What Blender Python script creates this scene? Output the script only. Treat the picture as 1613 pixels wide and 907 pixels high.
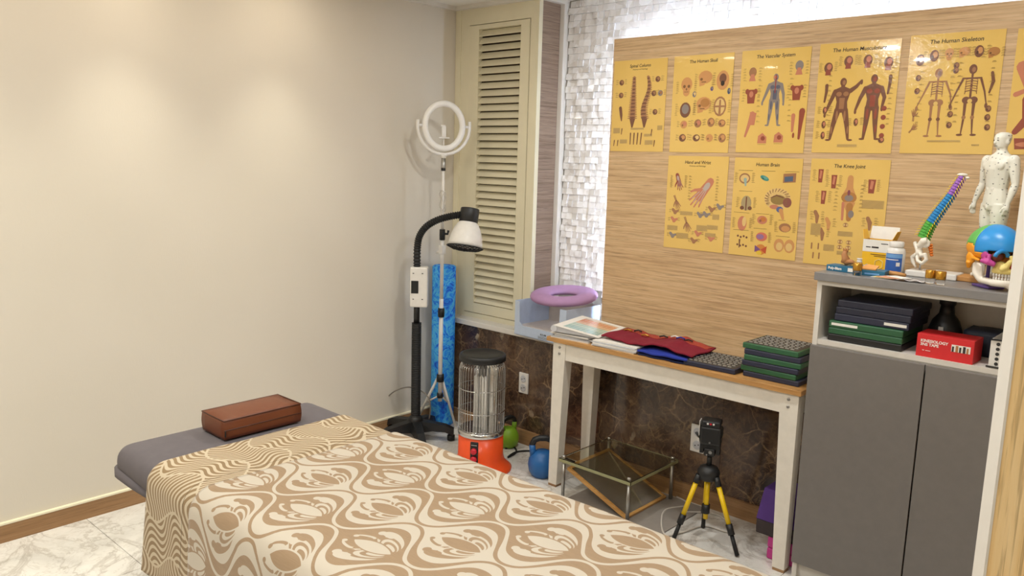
import bpy, bmesh, math, random
import numpy as np
from mathutils import Vector, Matrix
random.seed(7)
for o in list(bpy.data.objects): bpy.data.objects.remove(o)
sc = bpy.context.scene
col = sc.collection
PI = math.pi

# ------------------------------------------------------------------ camera
YAW, PITCH, ROLL, FPX, CAMH = math.radians(132.215), math.radians(-9.0925), math.radians(1.651), 1259.0, 1.6
fw = Vector((math.cos(YAW)*math.cos(PITCH), math.sin(YAW)*math.cos(PITCH), math.sin(PITCH)))
rt = fw.cross(Vector((0, 0, 1))).normalized(); up = rt.cross(fw)
rt, up = rt*math.cos(ROLL)+up*math.sin(ROLL), -rt*math.sin(ROLL)+up*math.cos(ROLL)
CAM = Vector((0, 0, CAMH))
cd = bpy.data.cameras.new('camera'); cam = bpy.data.objects.new('camera', cd); col.objects.link(cam)
cd.sensor_width = 36; cd.lens = FPX/1613*36; cd.clip_start = .05
m = Matrix((rt, up, -fw)).transposed().to_4x4(); m.translation = CAM; cam.matrix_world = m
sc.camera = cam
# pixel -> point on a plane of the room
def ray(x, y): return (fw*FPX + rt*(x-806.5) - up*(y-453.5)).normalized()
def onx(x, y, X): d = ray(x, y); return CAM + d*((X-CAM.x)/d.x)
def ony(x, y, Y): d = ray(x, y); return CAM + d*((Y-CAM.y)/d.y)
def onz(x, y, Z): d = ray(x, y); return CAM + d*((Z-CAM.z)/d.z)
def proj(p):
    q = Vector(p)-CAM
    return 806.5+FPX*q.dot(rt)/q.dot(fw), 453.5-FPX*q.dot(up)/q.dot(fw)

# ------------------------------------------------------------------ world, lights, exposure
w = bpy.data.worlds.new('world'); sc.world = w; w.use_nodes = True
w.node_tree.nodes['Background'].inputs[0].default_value = (1, .93, .82, 1)
w.node_tree.nodes['Background'].inputs[1].default_value = .15
sc.view_settings.view_transform = 'Standard'; sc.view_settings.look = 'None'
sc.view_settings.gamma = 1; sc.view_settings.use_curve_mapping = False
sc.view_settings.exposure = 0.0
WALL_SPOT, ROOM_SPOT, LED_POWER = 40.0, 9.7, 38.0
CEIL = 2.475
LAMPS = [(-3.24, y) for y in (-.05, .70, 1.44, 2.17)] + [(x, y) for x in (-2.0, -.75) for y in (-.05, .70, 2.45)]  # unseen room lamps; row nearest the board shifted towards it to brighten it

# ------------------------------------------------------------------ colour and material helpers
def L(r, g, b):
    f = lambda c: (c/255/12.92) if c/255 <= .04045 else ((c/255+.055)/1.055)**2.4
    return (f(r), f(g), f(b), 1)
class NT:
    """small wrapper so that node maths can be written as expressions"""
    def __init__(s, name):
        s.m = bpy.data.materials.new(name); s.m.use_nodes = True
        s.t = s.m.node_tree; s.b = s.t.nodes['Principled BSDF']
    def n(s, kind, **kw):
        nd = s.t.nodes.new(kind)
        for k, v in kw.items(): setattr(nd, k, v)
        return nd
    def link(s, a, b): s.t.links.new(a, b)
    def math(s, op, *a):
        nd = s.n('ShaderNodeMath', operation=op)
        for i, v in enumerate(a):
            if isinstance(v, X): s.link(v.s, nd.inputs[i])
            else: nd.inputs[i].default_value = v
        return X(s, nd.outputs[0])
    def mixc(s, f, a, b):
        nd = s.n('ShaderNodeMix', data_type='RGBA')
        if isinstance(f, X): s.link(f.s, nd.inputs[0])
        else: nd.inputs[0].default_value = f
        for i, v in ((6, a), (7, b)):
            if isinstance(v, X): s.link(v.s, nd.inputs[i])
            else: nd.inputs[i].default_value = v
        return X(s, nd.outputs[2])
    def coord(s, kind='Object', scale=(1, 1, 1)):
        tc = s.n('ShaderNodeTexCoord'); mp = s.n('ShaderNodeMapping')
        mp.inputs['Scale'].default_value = scale
        s.link(tc.outputs[kind], mp.inputs[0]); return X(s, mp.outputs[0])
    def noise(s, co, scale, detail=4, rough=.55, dist=0, out=0):
        nd = s.n('ShaderNodeTexNoise'); s.link(co.s, nd.inputs['Vector'])
        nd.inputs['Scale'].default_value = scale; nd.inputs['Detail'].default_value = detail
        nd.inputs['Roughness'].default_value = rough; nd.inputs['Distortion'].default_value = dist
        return X(s, nd.outputs[out])
    def voro(s, co, scale, feature='F1', out='Distance'):
        nd = s.n('ShaderNodeTexVoronoi', feature=feature); s.link(co.s, nd.inputs['Vector'])
        nd.inputs['Scale'].default_value = scale; return X(s, nd.outputs[out])
    def ramp(s, f, stops):
        nd = s.n('ShaderNodeValToRGB'); s.link(f.s, nd.inputs[0])
        e = nd.color_ramp.elements
        while len(e) < len(stops): e.new(.5)
        for i, (p, c) in enumerate(stops): e[i].position = p; e[i].color = c
        return X(s, nd.outputs[0])
    def geo_world(s):
        g = s.n('ShaderNodeNewGeometry'); return X(s, g.outputs['Position'])
    def sep(s, v):
        nd = s.n('ShaderNodeSeparateXYZ'); s.link(v.s, nd.inputs[0]); return [X(s, o) for o in nd.outputs]
    def comb(s, x, y, z=0):
        nd = s.n('ShaderNodeCombineXYZ')
        for i, v in enumerate((x, y, z)):
            if isinstance(v, X): s.link(v.s, nd.inputs[i])
            else: nd.inputs[i].default_value = v
        return X(s, nd.outputs[0])
    def vscale(s, v, sc_):
        nd = s.n('ShaderNodeMapping'); s.link(v.s, nd.inputs[0]); nd.inputs['Scale'].default_value = sc_; return X(s, nd.outputs[0])
    def base(s, c):
        if isinstance(c, X): s.link(c.s, s.b.inputs['Base Color'])
        else: s.b.inputs['Base Color'].default_value = c
    def bump(s, h, strength=.3, dist=.01):
        nd = s.n('ShaderNodeBump'); s.link(h.s, nd.inputs['Height'])
        nd.inputs['Strength'].default_value = strength; nd.inputs['Distance'].default_value = dist
        s.link(nd.outputs[0], s.b.inputs['Normal'])
    def set(s, **kw):
        names = dict(rough='Roughness', metal='Metallic', spec='Specular IOR Level', trans='Transmission Weight', ior='IOR',
                     coat='Coat Weight', sheen='Sheen Weight', alpha='Alpha')
        for k, v in kw.items():
            if isinstance(v, X): s.link(v.s, s.b.inputs[names[k]])
            else: s.b.inputs[names[k]].default_value = v
class X:
    def __init__(s, t, sock): s.t, s.s = t, sock
    def __add__(s, o): return s.t.math('ADD', s, o)
    __radd__ = __add__
    def __sub__(s, o): return s.t.math('SUBTRACT', s, o)
    def __rsub__(s, o): return s.t.math('SUBTRACT', o, s)
    def __mul__(s, o): return s.t.math('MULTIPLY', s, o)
    __rmul__ = __mul__
    def __truediv__(s, o): return s.t.math('DIVIDE', s, o)
    def lt(s, o): return s.t.math('LESS_THAN', s, o)
    def gt(s, o): return s.t.math('GREATER_THAN', s, o)
    def abs(s): return s.t.math('ABSOLUTE', s)
    def sin(s): return s.t.math('SINE', s)
    def cos(s): return s.t.math('COSINE', s)
    def sqrt(s): return s.t.math('SQRT', s)
    def min(s, o): return s.t.math('MINIMUM', s, o)
    def max(s, o): return s.t.math('MAXIMUM', s, o)
    def wrap(s, P): return s.t.math('WRAP', s, P/2, -P/2)
M = {}
def plain(name, rgb, rough=.5, metal=0, var=.06, scale=30, bump=0, spec=.5, coat=0):
    t = NT(name); c = L(*rgb)
    co = t.coord(); nz = t.noise(co, scale, 3)
    d = tuple(max(0, v*(1-var*2)) for v in c[:3])+(1,); h = tuple(min(1, v*(1+var*1.2)) for v in c[:3])+(1,)
    t.base(t.ramp(nz, [(.25, d), (.75, h)])); t.set(rough=rough, metal=metal, spec=spec, coat=coat)
    if bump: t.bump(nz, bump, .004)
    M[name] = t.m; return t.m
def glass(name, rgb, rough=.02, ior=1.45):
    t = NT(name); t.base(L(*rgb)); t.set(rough=rough, trans=1, ior=ior); M[name] = t.m; return t.m
def emis(name, rgb, k):
    t = NT(name); t.base(L(*rgb)); t.b.inputs['Emission Color'].default_value = L(*rgb); t.b.inputs['Emission Strength'].default_value = k
    M[name] = t.m; return t.m

# ---- surfaces of the room
t = NT('wallpaper'); g = t.geo_world(); nz = t.noise(t.vscale(g, (1, 1, .35)), 160, 3)
t.base(t.ramp(t.noise(g, 1.1, 2), [(.3, L(216, 208, 194)), (.7, L(222, 214, 201))])); t.set(rough=.62, spec=.3); t.bump(nz, .12, .002); M['wallpaper'] = t.m
plain('ceiling_paint', (232, 228, 220), .8, var=.01)
plain('white_trim', (222, 216, 206), .45, var=.015)
plain('lit_top_cream', (240, 232, 205), .3, var=.01)
t = NT('marble_tile'); g = t.geo_world(); w1 = t.noise(g, 1.6, 6, .6, 1.2)
v1 = (t.noise(g, 2.3, 8, .62, 1.6)-.5).abs(); v2 = (t.noise(g, 5.5, 8, .6, 2.2)-.5).abs()
base = t.ramp(w1, [(.3, L(204, 201, 196)), (.55, L(231, 228, 222)), (.8, L(240, 237, 231))])
c1 = t.mixc(t.ramp(v1, [(0, (1, 1, 1, 1)), (.03, (.12, .12, .12, 1)), (.10, (0, 0, 0, 1))])*.42, base, L(138, 124, 110))
t.base(t.mixc(t.ramp(v2, [(0, (.6, .6, .6, 1)), (.02, (0, 0, 0, 1))])*.45, c1, L(160, 148, 134))); t.set(rough=.16); M['marble_tile'] = t.m
plain('grout', (176, 170, 160), .8)
def woodgrain(name, c1, c2, c3, axis='x', fine=60, rough=.5, s=1.0):
    t = NT(name); g = t.geo_world()
    sc_ = {'x': (1.6*s, 1.6*s, 60*s), 'z': (28*s, 28*s, 1.5*s), 'y': (1.6*s, 1.6*s, 60*s)}[axis]
    a = t.noise(t.vscale(g, sc_), 1.6, 5, .62, .35)
    sc2 = {'x': (8, 8, 320), 'z': (150, 150, 6), 'y': (8, 8, 320)}[axis]
    b = t.noise(t.vscale(g, sc2), 1.0, 3, .6, .2)
    base = t.ramp(a, [(.28, L(*c1)), (.5, L(*c2)), (.72, L(*c3))])
    d = t.ramp(b, [(.34, (1, 1, 1, 1)), (.46, (0, 0, 0, 1))])
    t.base(t.mixc(d*.5, base, L(*[v*.66 for v in c1]))); t.set(rough=rough, spec=.35); t.bump(b, .25, .002); M[name] = t.m
woodgrain('board_wood', (180, 145, 106), (206, 172, 130), (220, 190, 150), 'x')
woodgrain('film_wood', (120, 99, 82), (147, 125, 108), (164, 142, 124), 'x')
woodgrain('oak_door', (232, 190, 128), (246, 212, 154), (252, 224, 174), 'z', rough=.4)
woodgrain('base_wood', (138, 104, 70), (158, 121, 84), (170, 134, 96), 'x', rough=.35, s=.4)
woodgrain('table_wood', (176, 128, 74), (196, 148, 92), (206, 160, 106), 'x', rough=.4, s=.6)
woodgrain('frame_wood', (176, 126, 66), (200, 150, 86), (212, 164, 100), 'x', rough=.4, s=.6)
t = NT('brown_marble'); g = t.geo_world()
wz = t.noise(g, 3.2, 6, .65, .8)
base = t.ramp(wz, [(.3, L(42, 30, 25)), (.5, L(76, 57, 46)), (.7, L(116, 93, 74))])
ed = t.voro(g+0 if False else t.comb(*[a+b*.10 for a, b in zip(t.sep(g), t.sep(X(t, t.noise(g, 7, 4, .6, 0, out=1).s)))]), 9, 'DISTANCE_TO_EDGE')
vein = t.ramp(ed, [(0, (1, 1, 1, 1)), (.016, (.5, .5, .5, 1)), (.05, (0, 0, 0, 1))])
nm = t.ramp(t.noise(g, 4.5, 5, .6), [(.45, (0, 0, 0, 1)), (.65, (1, 1, 1, 1))])
c = t.mixc(vein*nm*.8, base, L(190, 156, 116))
v3 = (t.noise(g, 9, 7, .65, 1.5)-.5).abs()
c = t.mixc(t.ramp(v3, [(0, (1, 1, 1, 1)), (.018, (0, 0, 0, 1))])*.5, c, L(150, 116, 82))
mo = t.noise(g, 17, 6, .7, .6); c = t.mixc(t.ramp(mo, [(.48, (0, 0, 0, 1)), (.70, (1, 1, 1, 1))])*.4, c, L(136, 110, 86))
bl = t.voro(t.comb(*[a*k+b*.06 for a, b, k in zip(t.sep(g), t.sep(X(t, t.noise(g, 12, 3, .6, 0, out=1).s)), (1, 1, .6))]), 9.5)
c = t.mixc(t.ramp(bl, [(.15, (1, 1, 1, 1)), (.19, (0, 0, 0, 1))])*.85*nm, c, L(196, 178, 150))
t.base(c); t.set(rough=.12, spec=.5); M['brown_marble'] = t.m
t = NT('pearl_tile'); oi = t.n('ShaderNodeObjectInfo'); g = t.geo_world()
cell = X(t, t.voro(g, 27, out='Color').s)
cs = t.sep(cell)
t.base(t.ramp((cs[0]+X(t, oi.outputs['Random'])*.6)*.62, [(.1, L(214, 208, 202)), (.5, L(232, 228, 224)), (.9, L(244, 242, 242))])); t.set(rough=.28, coat=.4); t.bump(t.noise(g, 130, 3), .1, .002); M['pearl_tile'] = t.m
plain('cream_paint', (226, 217, 188), .45, var=.02, scale=8)
plain('dark_cavity', (84, 62, 46), .8)
# ---- object colours
for n_, rgb, ro, me in [('fleece', (104, 98, 101), .95, 0), ('leather', (112, 58, 30), .45, 0), ('leather_dark', (78, 40, 24), .5, 0), ('black_plastic', (26, 26, 27), .45, 0),
    ('black_rubber', (20, 20, 21), .6, 0), ('white_plastic', (228, 224, 218), .35, 0), ('white_paint', (226, 219, 207), .4, 0), ('chrome', (205, 205, 205), .16, 1), ('steel', (170, 168, 164), .35, 1),
    ('orange_paint', (238, 84, 34), .28, 0), ('red_knob', (205, 34, 52), .35, 0), ('kettle_blue', (34, 96, 158), .4, 0), ('kettle_green', (132, 176, 40), .45, 0),
    ('cab_grey', (118, 113, 109), .42, 0), ('cab_top_grey', (132, 129, 128), .35, 0), ('cab_white', (218, 212, 203), .42, 0), ('paper', (232, 228, 220), .7, 0), ('paper_grey', (196, 196, 200), .7, 0),
    ('red_fabric', (126, 12, 38), .9, 0), ('rust_fabric', (164, 62, 44), .9, 0), ('blue_fabric', (30, 50, 150), .85, 0), ('navy_fabric', (20, 32, 78), .85, 0),
    ('navy_plastic', (42, 45, 66), .4, 0), ('green_plastic', (44, 92, 60), .4, 0), ('dark_tray', (56, 54, 52), .5, 0), ('silver_pin', (196, 194, 188), .35, .6), ('yellow_paint', (236, 196, 16), .35, 0),
    ('purple_foam', (76, 44, 116), .8, 0), ('charcoal_foam', (58, 48, 48), .85, 0), ('pink_foam', (196, 66, 140), .8, 0), ('lilac_fabric', (176, 138, 178), .95, 0), ('card_blue', (190, 202, 222), .6, 0), ('card_in', (205, 196, 188), .8, 0),
    ('grey_mat', (150, 142, 134), .6, 0), ('cable_grey', (120, 112, 104), .6, 0), ('cable_white', (205, 198, 188), .6, 0), ('bone', (236, 228, 214), .5, 0), ('rod', (190, 190, 190), .25, 1),
    ('sp_purple', (164, 108, 196), .45, 0), ('sp_blue', (46, 142, 206), .45, 0), ('sp_green', (92, 180, 72), .45, 0), ('sp_orange', (232, 128, 44), .45, 0), ('sp_yellow', (240, 208, 60), .5, 0),
    ('sk_blue', (40, 142, 212), .35, 0), ('sk_green', (98, 182, 92), .35, 0), ('sk_orange', (240, 158, 36), .4, 0), ('sk_magenta', (196, 74, 150), .4, 0), ('sk_yellow', (236, 214, 130), .45, 0), ('sk_purple', (112, 84, 160), .5, 0), ('sk_red', (206, 70, 60), .5, 0), ('sk_dark', (120, 58, 46), .7, 0),
    ('box_yellow', (240, 186, 34), .5, 0), ('box_kraft', (190, 140, 62), .6, 0), ('label_blue', (50, 96, 176), .45, 0), ('label_light', (110, 160, 214), .45, 0), ('teal_box', (34, 104, 138), .45, 0), ('gold', (200, 150, 62), .25, .8),
    ('tan_wood', (196, 140, 78), .6, 0), ('tan_wood_dark', (176, 120, 72), .6, 0), ('red_box', (212, 40, 44), .45, 0), ('red_box_dark', (150, 28, 32), .5, 0), ('dark_bag', (36, 42, 58), .6, 0), ('orange_pull', (236, 104, 46), .5, 0),
    ('hole_dark', (48, 46, 46), .7, 0), ('ink', (40, 32, 28), .6, 0), ('white_ink', (240, 234, 228), .5, 0), ('orange_card', (222, 150, 96), .6, 0), ('yellow_card', (236, 214, 140), .6, 0), ('pink_card', (232, 190, 180), .6, 0), ('foil', (205, 200, 200), .3, .3), ('kraft_leaf', (224, 160, 92), .7, 0)]:
    plain(n_, rgb, ro, me, var=.03)
plain('ring_white', (236, 233, 228), .3, var=.01)
glass('clear_glass', (250, 250, 248), .01, 1.3); glass('acrylic', (238, 238, 222), .01, 1.25)
t = NT('acrylic_edge'); t.base(L(202, 198, 150)); t.set(rough=.15, trans=.55, ior=1.3); M['acrylic_edge'] = t.m
t = NT('dark_mirror'); t.base(L(176, 166, 152)); t.set(rough=.09, metal=.75); t.m.name = 'dark_mirror'; M['dark_mirror'] = t.m
emis('lamp_glow', (255, 240, 215), 60); emis('led_glow', (202, 224, 255), LED_POWER)
t = NT('blue_marble_foam'); co = t.coord(); a = t.noise(co, 14, 6, .6, 2.4)
t.base(t.ramp(a, [(.36, L(10, 84, 226)), (.46, L(30, 146, 255)), (.56, L(92, 200, 255)), (.66, L(22, 126, 250))])); t.set(rough=.7); M['blue_marble_foam'] = t.m
t = NT('print'); vc = t.n('ShaderNodeVertexColor', layer_name='Col'); t.base(X(t, vc.outputs[0])); t.set(rough=.16, coat=.3); g = t.geo_world(); t.bump(t.noise(g, 26, 3), .12, .01); M['print'] = t.m
t = NT('poster_paper'); g = t.geo_world(); t.base(t.ramp(t.noise(g, 5, 2), [(.3, L(226, 186, 98)), (.7, L(231, 192, 106))])); t.set(rough=.10, coat=.5)
t.bump(t.noise(g, 60, 3), .10, .006); M['poster_paper'] = t.m
t = NT('marked_body'); co = t.coord('Object'); s_ = t.sep(co)
v = t.voro(t.comb(s_[0]*55, s_[1]*55, s_[2]*95), 1.0)
t.base(t.mixc(t.ramp(v, [(.17, (1, 1, 1, 1)), (.21, (0, 0, 0, 1))])*.8, L(226, 222, 208), L(60, 58, 56))); t.set(rough=.45); M['marked_body'] = t.m
# ---- printed fabrics
def floral():
    t = NT('floral_fabric'); uv = t.n('ShaderNodeUVMap'); u, v, _ = t.sep(X(t, uv.outputs[0]))
    nn = t.noise(t.comb(u, v), 6, 2); u = u+(nn-.5)*.012; v = v+(nn-.5)*.010
    PX, PY = .2935, .328
    # flower tips of the cream kind at u=-1.70, v=1.49; the middle of its ogee lies .10 towards -u
    xA, yA = -1.70-.100, 1.487
    pA = (u-xA).wrap(PX); qA = (v-yA).wrap(PY); pB = (u-(xA+PX/2)).wrap(PX); qB = (v-(yA+PY/2)).wrap(PY)
    cs = (pA*(2*PI/PX)).cos()
    half = cs*.070*(1.18-cs*cs*.18)+PY/4
    e = qA.abs()-half                       # <0 inside a cream-flower ogee
    inA = e.lt(0)
    p = pB+inA*(pA-pB); q = qB+inA*(qA-qB)
    ph = (p*-1+.088)*1.14                   # distance from the tip, growing towards -u
    q = (q+(ph-.09)*.10)*1.16
    qa = q.abs()
    def ell(cx, cy, rx, ry, ang=0, qq=None):
        a, b = ph-cx, (qq if qq is not None else q)-cy
        c_, s_ = math.cos(ang), math.sin(ang)
        A = (a*c_+b*s_)*(1/rx); B = (b*c_-a*s_)*(1/ry)
        return A*A+B*B-1
    ins = lambda d: d.lt(0)
    pd = ell(.088, .040, .088, .068).max(ell(.088, -.040, .088, .068))
    petal = ins(pd); gap = pd.lt(.16)
    core = ins(ell(.046, .027, .026, .0105, .50, qa))
    side = (ins(ell(.058, .036, .046, .0225, .52, qa))*(1-ins(ell(.050, .030, .038, .0170, .52, qa)))).max(core)
    lob = ins(ell(.078, .058, .068, .036, .60, qa))*(1-ins(ell(.060, .040, .056, .0275, .54, qa)))*(1-ins(ell(.118, .060, .020, .012, .5, qa)))
    curl = ins(ell(.136, .082, .013, .013, 0, qa)).max(ins(ell(.112, .084, .026, .012, .35, qa)))
    leaf = ins(ell(.150, .034, .030, .011, -.35, qa))*(1-ins(ell(.152, .026, .028, .008, -.35, qa)))
    dot = ins(ell(.176, .020, .008, .008, 0, qa))
    F = (lob.max(curl).max(side).max(leaf).max(dot)*(1-gap)).max(petal)
    wA = (cs+1)*.0125+.010; wB = (1-cs)*.0125+.010
    bandA = e.gt(wA*-1); bandB = e.lt(wB)
    creamA = (F*e.lt(wA*-1-.004)).max(bandA)*inA
    creamB = (1-inA)*(1-bandB)*(1-F*e.gt(wB+.004))
    cream = creamA.max(creamB)
    thr = t.noise(t.vscale(t.comb(u, v), (20, 900, 1)), 1, 2)
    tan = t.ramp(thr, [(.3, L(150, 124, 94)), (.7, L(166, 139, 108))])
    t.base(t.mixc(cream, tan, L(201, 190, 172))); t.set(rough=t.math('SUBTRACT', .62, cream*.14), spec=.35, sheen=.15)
    t.bump(cream, .25, .002); M['floral_fabric'] = t.m
floral()
def striped():
    t = NT('striped_fabric'); uv = t.n('ShaderNodeUVMap'); u, v, _ = t.sep(X(t, uv.outputs[0]))
    seam = (u+2.185).abs().lt(.0013)
    u = u+(t.noise(t.comb(u, v), 5, 1)-.5)*.05
    b1 = v+((u*26).sin())*.035                               # wavy borders between fields
    fld = (b1.wrap(.30)).gt(0)
    f1 = u*1.0+((v*34).sin())*.022+((u*19).sin())*.02
    f2 = v*.75-u*.62+((u*38+v*9).sin())*.026
    ph = f2+fld*(f1-f2)
    st = (ph*(2*PI/.0205)).sin().gt(-.08)
    edge = (b1.wrap(.15)).abs().lt(.0045)
    st = st*(1-edge)
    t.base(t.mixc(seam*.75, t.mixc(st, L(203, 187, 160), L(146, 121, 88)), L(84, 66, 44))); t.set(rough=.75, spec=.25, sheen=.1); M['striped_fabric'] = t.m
striped()

# ------------------------------------------------------------------ mesh builder
class MB:
    def __init__(s): s.v, s.f, s.uv, s.sm = [], [], {}, []
    def add(s, vs, fs, smooth=False):
        o = len(s.v); s.v += [tuple(p) for p in vs]; s.f += [tuple(i+o for i in f) for f in fs]; s.sm += [smooth]*len(fs); return s
    def box(s, x0, x1, y0, y1, z0, z1, bev=0):
        if bev:
            bm = bmesh.new(); bmesh.ops.create_cube(bm, size=1)
            for q in bm.verts: q.co = Vector(((x0+x1)/2+q.co.x*(x1-x0), (y0+y1)/2+q.co.y*(y1-y0), (z0+z1)/2+q.co.z*(z1-z0)))
            bmesh.ops.bevel(bm, geom=bm.edges[:], offset=bev, segments=2, affect='EDGES', profile=.5)
            bm.verts.index_update(); s.add([q.co for q in bm.verts], [[q.index for q in f.verts] for f in bm.faces]); bm.free(); return s
        v = [(x, y, z) for z in (z0, z1) for y in (y0, y1) for x in (x0, x1)]
        return s.add(v, [(0, 2, 3, 1), (4, 5, 7, 6), (0, 1, 5, 4), (2, 6, 7, 3), (0, 4, 6, 2), (1, 3, 7, 5)])
    def hexa(s, b, t_):                       # bottom quad, top quad (ccw from above)
        return s.add(list(b)+list(t_), [(3, 2, 1, 0), (4, 5, 6, 7), (0, 1, 5, 4), (1, 2, 6, 5), (2, 3, 7, 6), (3, 0, 4, 7)])
    def prism(s, pts, z0, z1):
        n = len(pts); return s.add([(x, y, z0) for x, y in pts]+[(x, y, z1) for x, y in pts],
            [tuple(range(n))[::-1], tuple(range(n, 2*n))]+[(i, (i+1) % n, (i+1) % n+n, i+n) for i in range(n)])
    def rings(s, R, cap=True, smooth=True, closed=False):
        n = len(R[0]); vs = [p for r in R for p in r]; fs = []
        K = len(R)
        for k in range(K if closed else K-1):
            for i in range(n):
                a, b = k*n, ((k+1) % K)*n
                fs.append((a+i, a+(i+1) % n, b+(i+1) % n, b+i))
        s.add(vs, fs, smooth)
        if cap and not closed:
            o = len(s.v)-len(vs); s.f.append(tuple(o+i for i in range(n))[::-1]); s.f.append(tuple(o+(K-1)*n+i for i in range(n))); s.sm += [False, False]
        return s
    def lathe(s, prof, n=24, c=(0, 0, 0), cap=True, smooth=True):
        return s.rings([[(c[0]+r*math.cos(2*PI*i/n), c[1]+r*math.sin(2*PI*i/n), c[2]+z) for i in range(n)] for r, z in prof], cap, smooth)
    def tube(s, pts, r, n=8, closed=False, cap=True, smooth=True):
        P = [Vector(p) for p in pts]; R = []
        K = len(P); rr = r if isinstance(r, (list, tuple)) else [r]*K
        prev = None
        for k in range(K):
            if closed: d = P[(k+1) % K]-P[k-1]
            else: d = P[min(k+1, K-1)]-P[max(k-1, 0)]
            d.normalize()
            a = prev if prev is not None else (Vector((0, 0, 1)) if abs(d.z) < .9 else Vector((1, 0, 0)))
            x = a - d*a.dot(d)
            if x.length < 1e-4: x = d.orthogonal()
            x.normalize(); y = d.cross(x); prev = x
            R.append([P[k]+(x*math.cos(2*PI*i/n)+y*math.sin(2*PI*i/n))*rr[k] for i in range(n)])
        return s.rings(R, cap, smooth, closed)
    def ball(s, c, r, nu=16, nv=10):
        rx, ry, rz = r if isinstance(r, (tuple, list)) else (r, r, r)
        return s.rings([[(c[0]+rx*math.sin(PI*(k+.02)/(nv+.04))*math.cos(2*PI*i/nu), c[1]+ry*math.sin(PI*(k+.02)/(nv+.04))*math.sin(2*PI*i/nu), c[2]-rz*math.cos(PI*(k+.02)/(nv+.04))) for i in range(nu)] for k in range(nv+1)])
    def grid(s, fn, nu, nv, uv=True):
        o = len(s.v)
        for j in range(nv+1):
            for i in range(nu+1):
                p, q = fn(i/nu, j/nv); s.uv[len(s.v)] = q; s.v.append(tuple(p))
        for j in range(nv):
            for i in range(nu):
                a = o+j*(nu+1)+i; s.f.append((a, a+1, a+nu+2, a+nu+1)); s.sm.append(True)
        return s
    def xf(s, mat):
        s.v = [tuple(mat @ Vector(p)) for p in s.v]; return s
    def build(s, name, mat, parent=None, loc=None):
        me = bpy.data.meshes.new(name); me.from_pydata(s.v, [], s.f)
        me.polygons.foreach_set('use_smooth', s.sm)
        if s.uv:
            ul = me.uv_layers.new(name='UVMap')
            for lp in me.loops: ul.data[lp.index].uv = s.uv.get(lp.vertex_index, (0, 0))
        me.materials.append(M[mat] if isinstance(mat, str) else mat); me.update()
        o = bpy.data.objects.new(name, me); col.objects.link(o)
        if parent: o.parent = parent
        if loc is not None: o.location = loc
        return o
def smooth(pts, n=8):
    P, out = [Vector(p) for p in pts], []
    for i in range(len(P)-1):
        p = [P[max(0, min(len(P)-1, i+d))] for d in (-1, 0, 1, 2)]
        for s_ in range(n): t_ = s_/n; out.append(.5*((2*p[1])+(-p[0]+p[2])*t_+(2*p[0]-5*p[1]+4*p[2]-p[3])*t_*t_+(-p[0]+3*p[1]-3*p[2]+p[3])*t_**3))
    return out+[P[-1]]
def tag(o, label=None, cat=None, group=None, kind=None):
    if label: o['label'] = label
    if cat: o['category'] = cat
    if group: o['group'] = group
    if kind: o['kind'] = kind
    return o
def thing(name, label, cat, loc=(0, 0, 0), rz=0, group=None):
    o = bpy.data.objects.new(name, None); col.objects.link(o); o.empty_display_size = .05
    o.location = loc; o.rotation_euler = (0, 0, rz); return tag(o, label, cat, group)
def struct(name, label, cat, mb, mat, loc=None):
    return tag(mb.build(name, mat, None, loc), label, cat, kind='structure')
def copy_tree(o, parent=None):
    c = o.copy(); col.objects.link(c); c.parent = parent
    for ch in list(o.children): copy_tree(ch, c)
    return c
def text(name, s, size, mat, parent, loc, rot=(PI/2, 0, 0), align='CENTER', shear=0, bold=0, extr=.0002, sx=1):
    cu = bpy.data.curves.new(name, 'FONT'); cu.body = s; cu.size = size; cu.align_x = align; cu.shear = shear; cu.offset = bold; cu.extrude = extr; cu.resolution_u = 3
    tmp = bpy.data.objects.new(name, cu); col.objects.link(tmp)
    dg = bpy.context.evaluated_depsgraph_get(); dg.update()
    me = bpy.data.meshes.new_from_object(tmp.evaluated_get(dg)); bpy.data.objects.remove(tmp)
    me.materials.clear(); me.materials.append(M[mat])
    o = bpy.data.objects.new(name, me); col.objects.link(o); o.parent = parent; o.location = loc; o.rotation_euler = rot; o.scale = (sx, 1, 1)
    return o

# ------------------------------------------------------------------ the room
XL, YM, YL, YS, YB = -3.574, 3.31, 3.38, 3.60, 3.42     # left wall, marble, louver plane, shell wall, board
XR, YF = .62, -1.2
SILL = .648
fl = struct('floor', 'floor laid with large white veined marble tiles', 'floor', MB().box(XL-.1, XR+.1, YF-.1, YS+.1, -.05, -.006), 'grout')
ts = .6
tile_me = {}
x = XL
while x < XR:
    y = YS
    while y > YF:
        x1, y0 = min(x+ts, XR), max(y-ts, YF)
        mb = MB().box(x+.0012, x1-.0012, y0+.0012, y-.0012, -.006, 0); mb.build('floor_tile', 'marble_tile', fl)
        y -= ts
    x += ts
struct('ceiling', 'plain white ceiling with recessed downlights', 'ceiling', MB().box(XL-.1, XR+.1, YF-.1, YS+.1, CEIL, CEIL+.06), 'ceiling_paint')
struct('wall_left', 'plain beige papered wall on the left washed by downlights', 'wall', MB().box(XL-.1, XL, YF-.1, YS+.1, 0, CEIL), 'wallpaper')
struct('wall_front', 'plain beige wall facing the poster board', 'wall', MB().box(XL, XR, YF-.1, YF, 0, CEIL), 'wallpaper')
struct('wall_right', 'plain beige wall beside the open oak door', 'wall', MB().box(XR, XR+.1, YF, YS, 0, CEIL), 'wallpaper')
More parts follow.
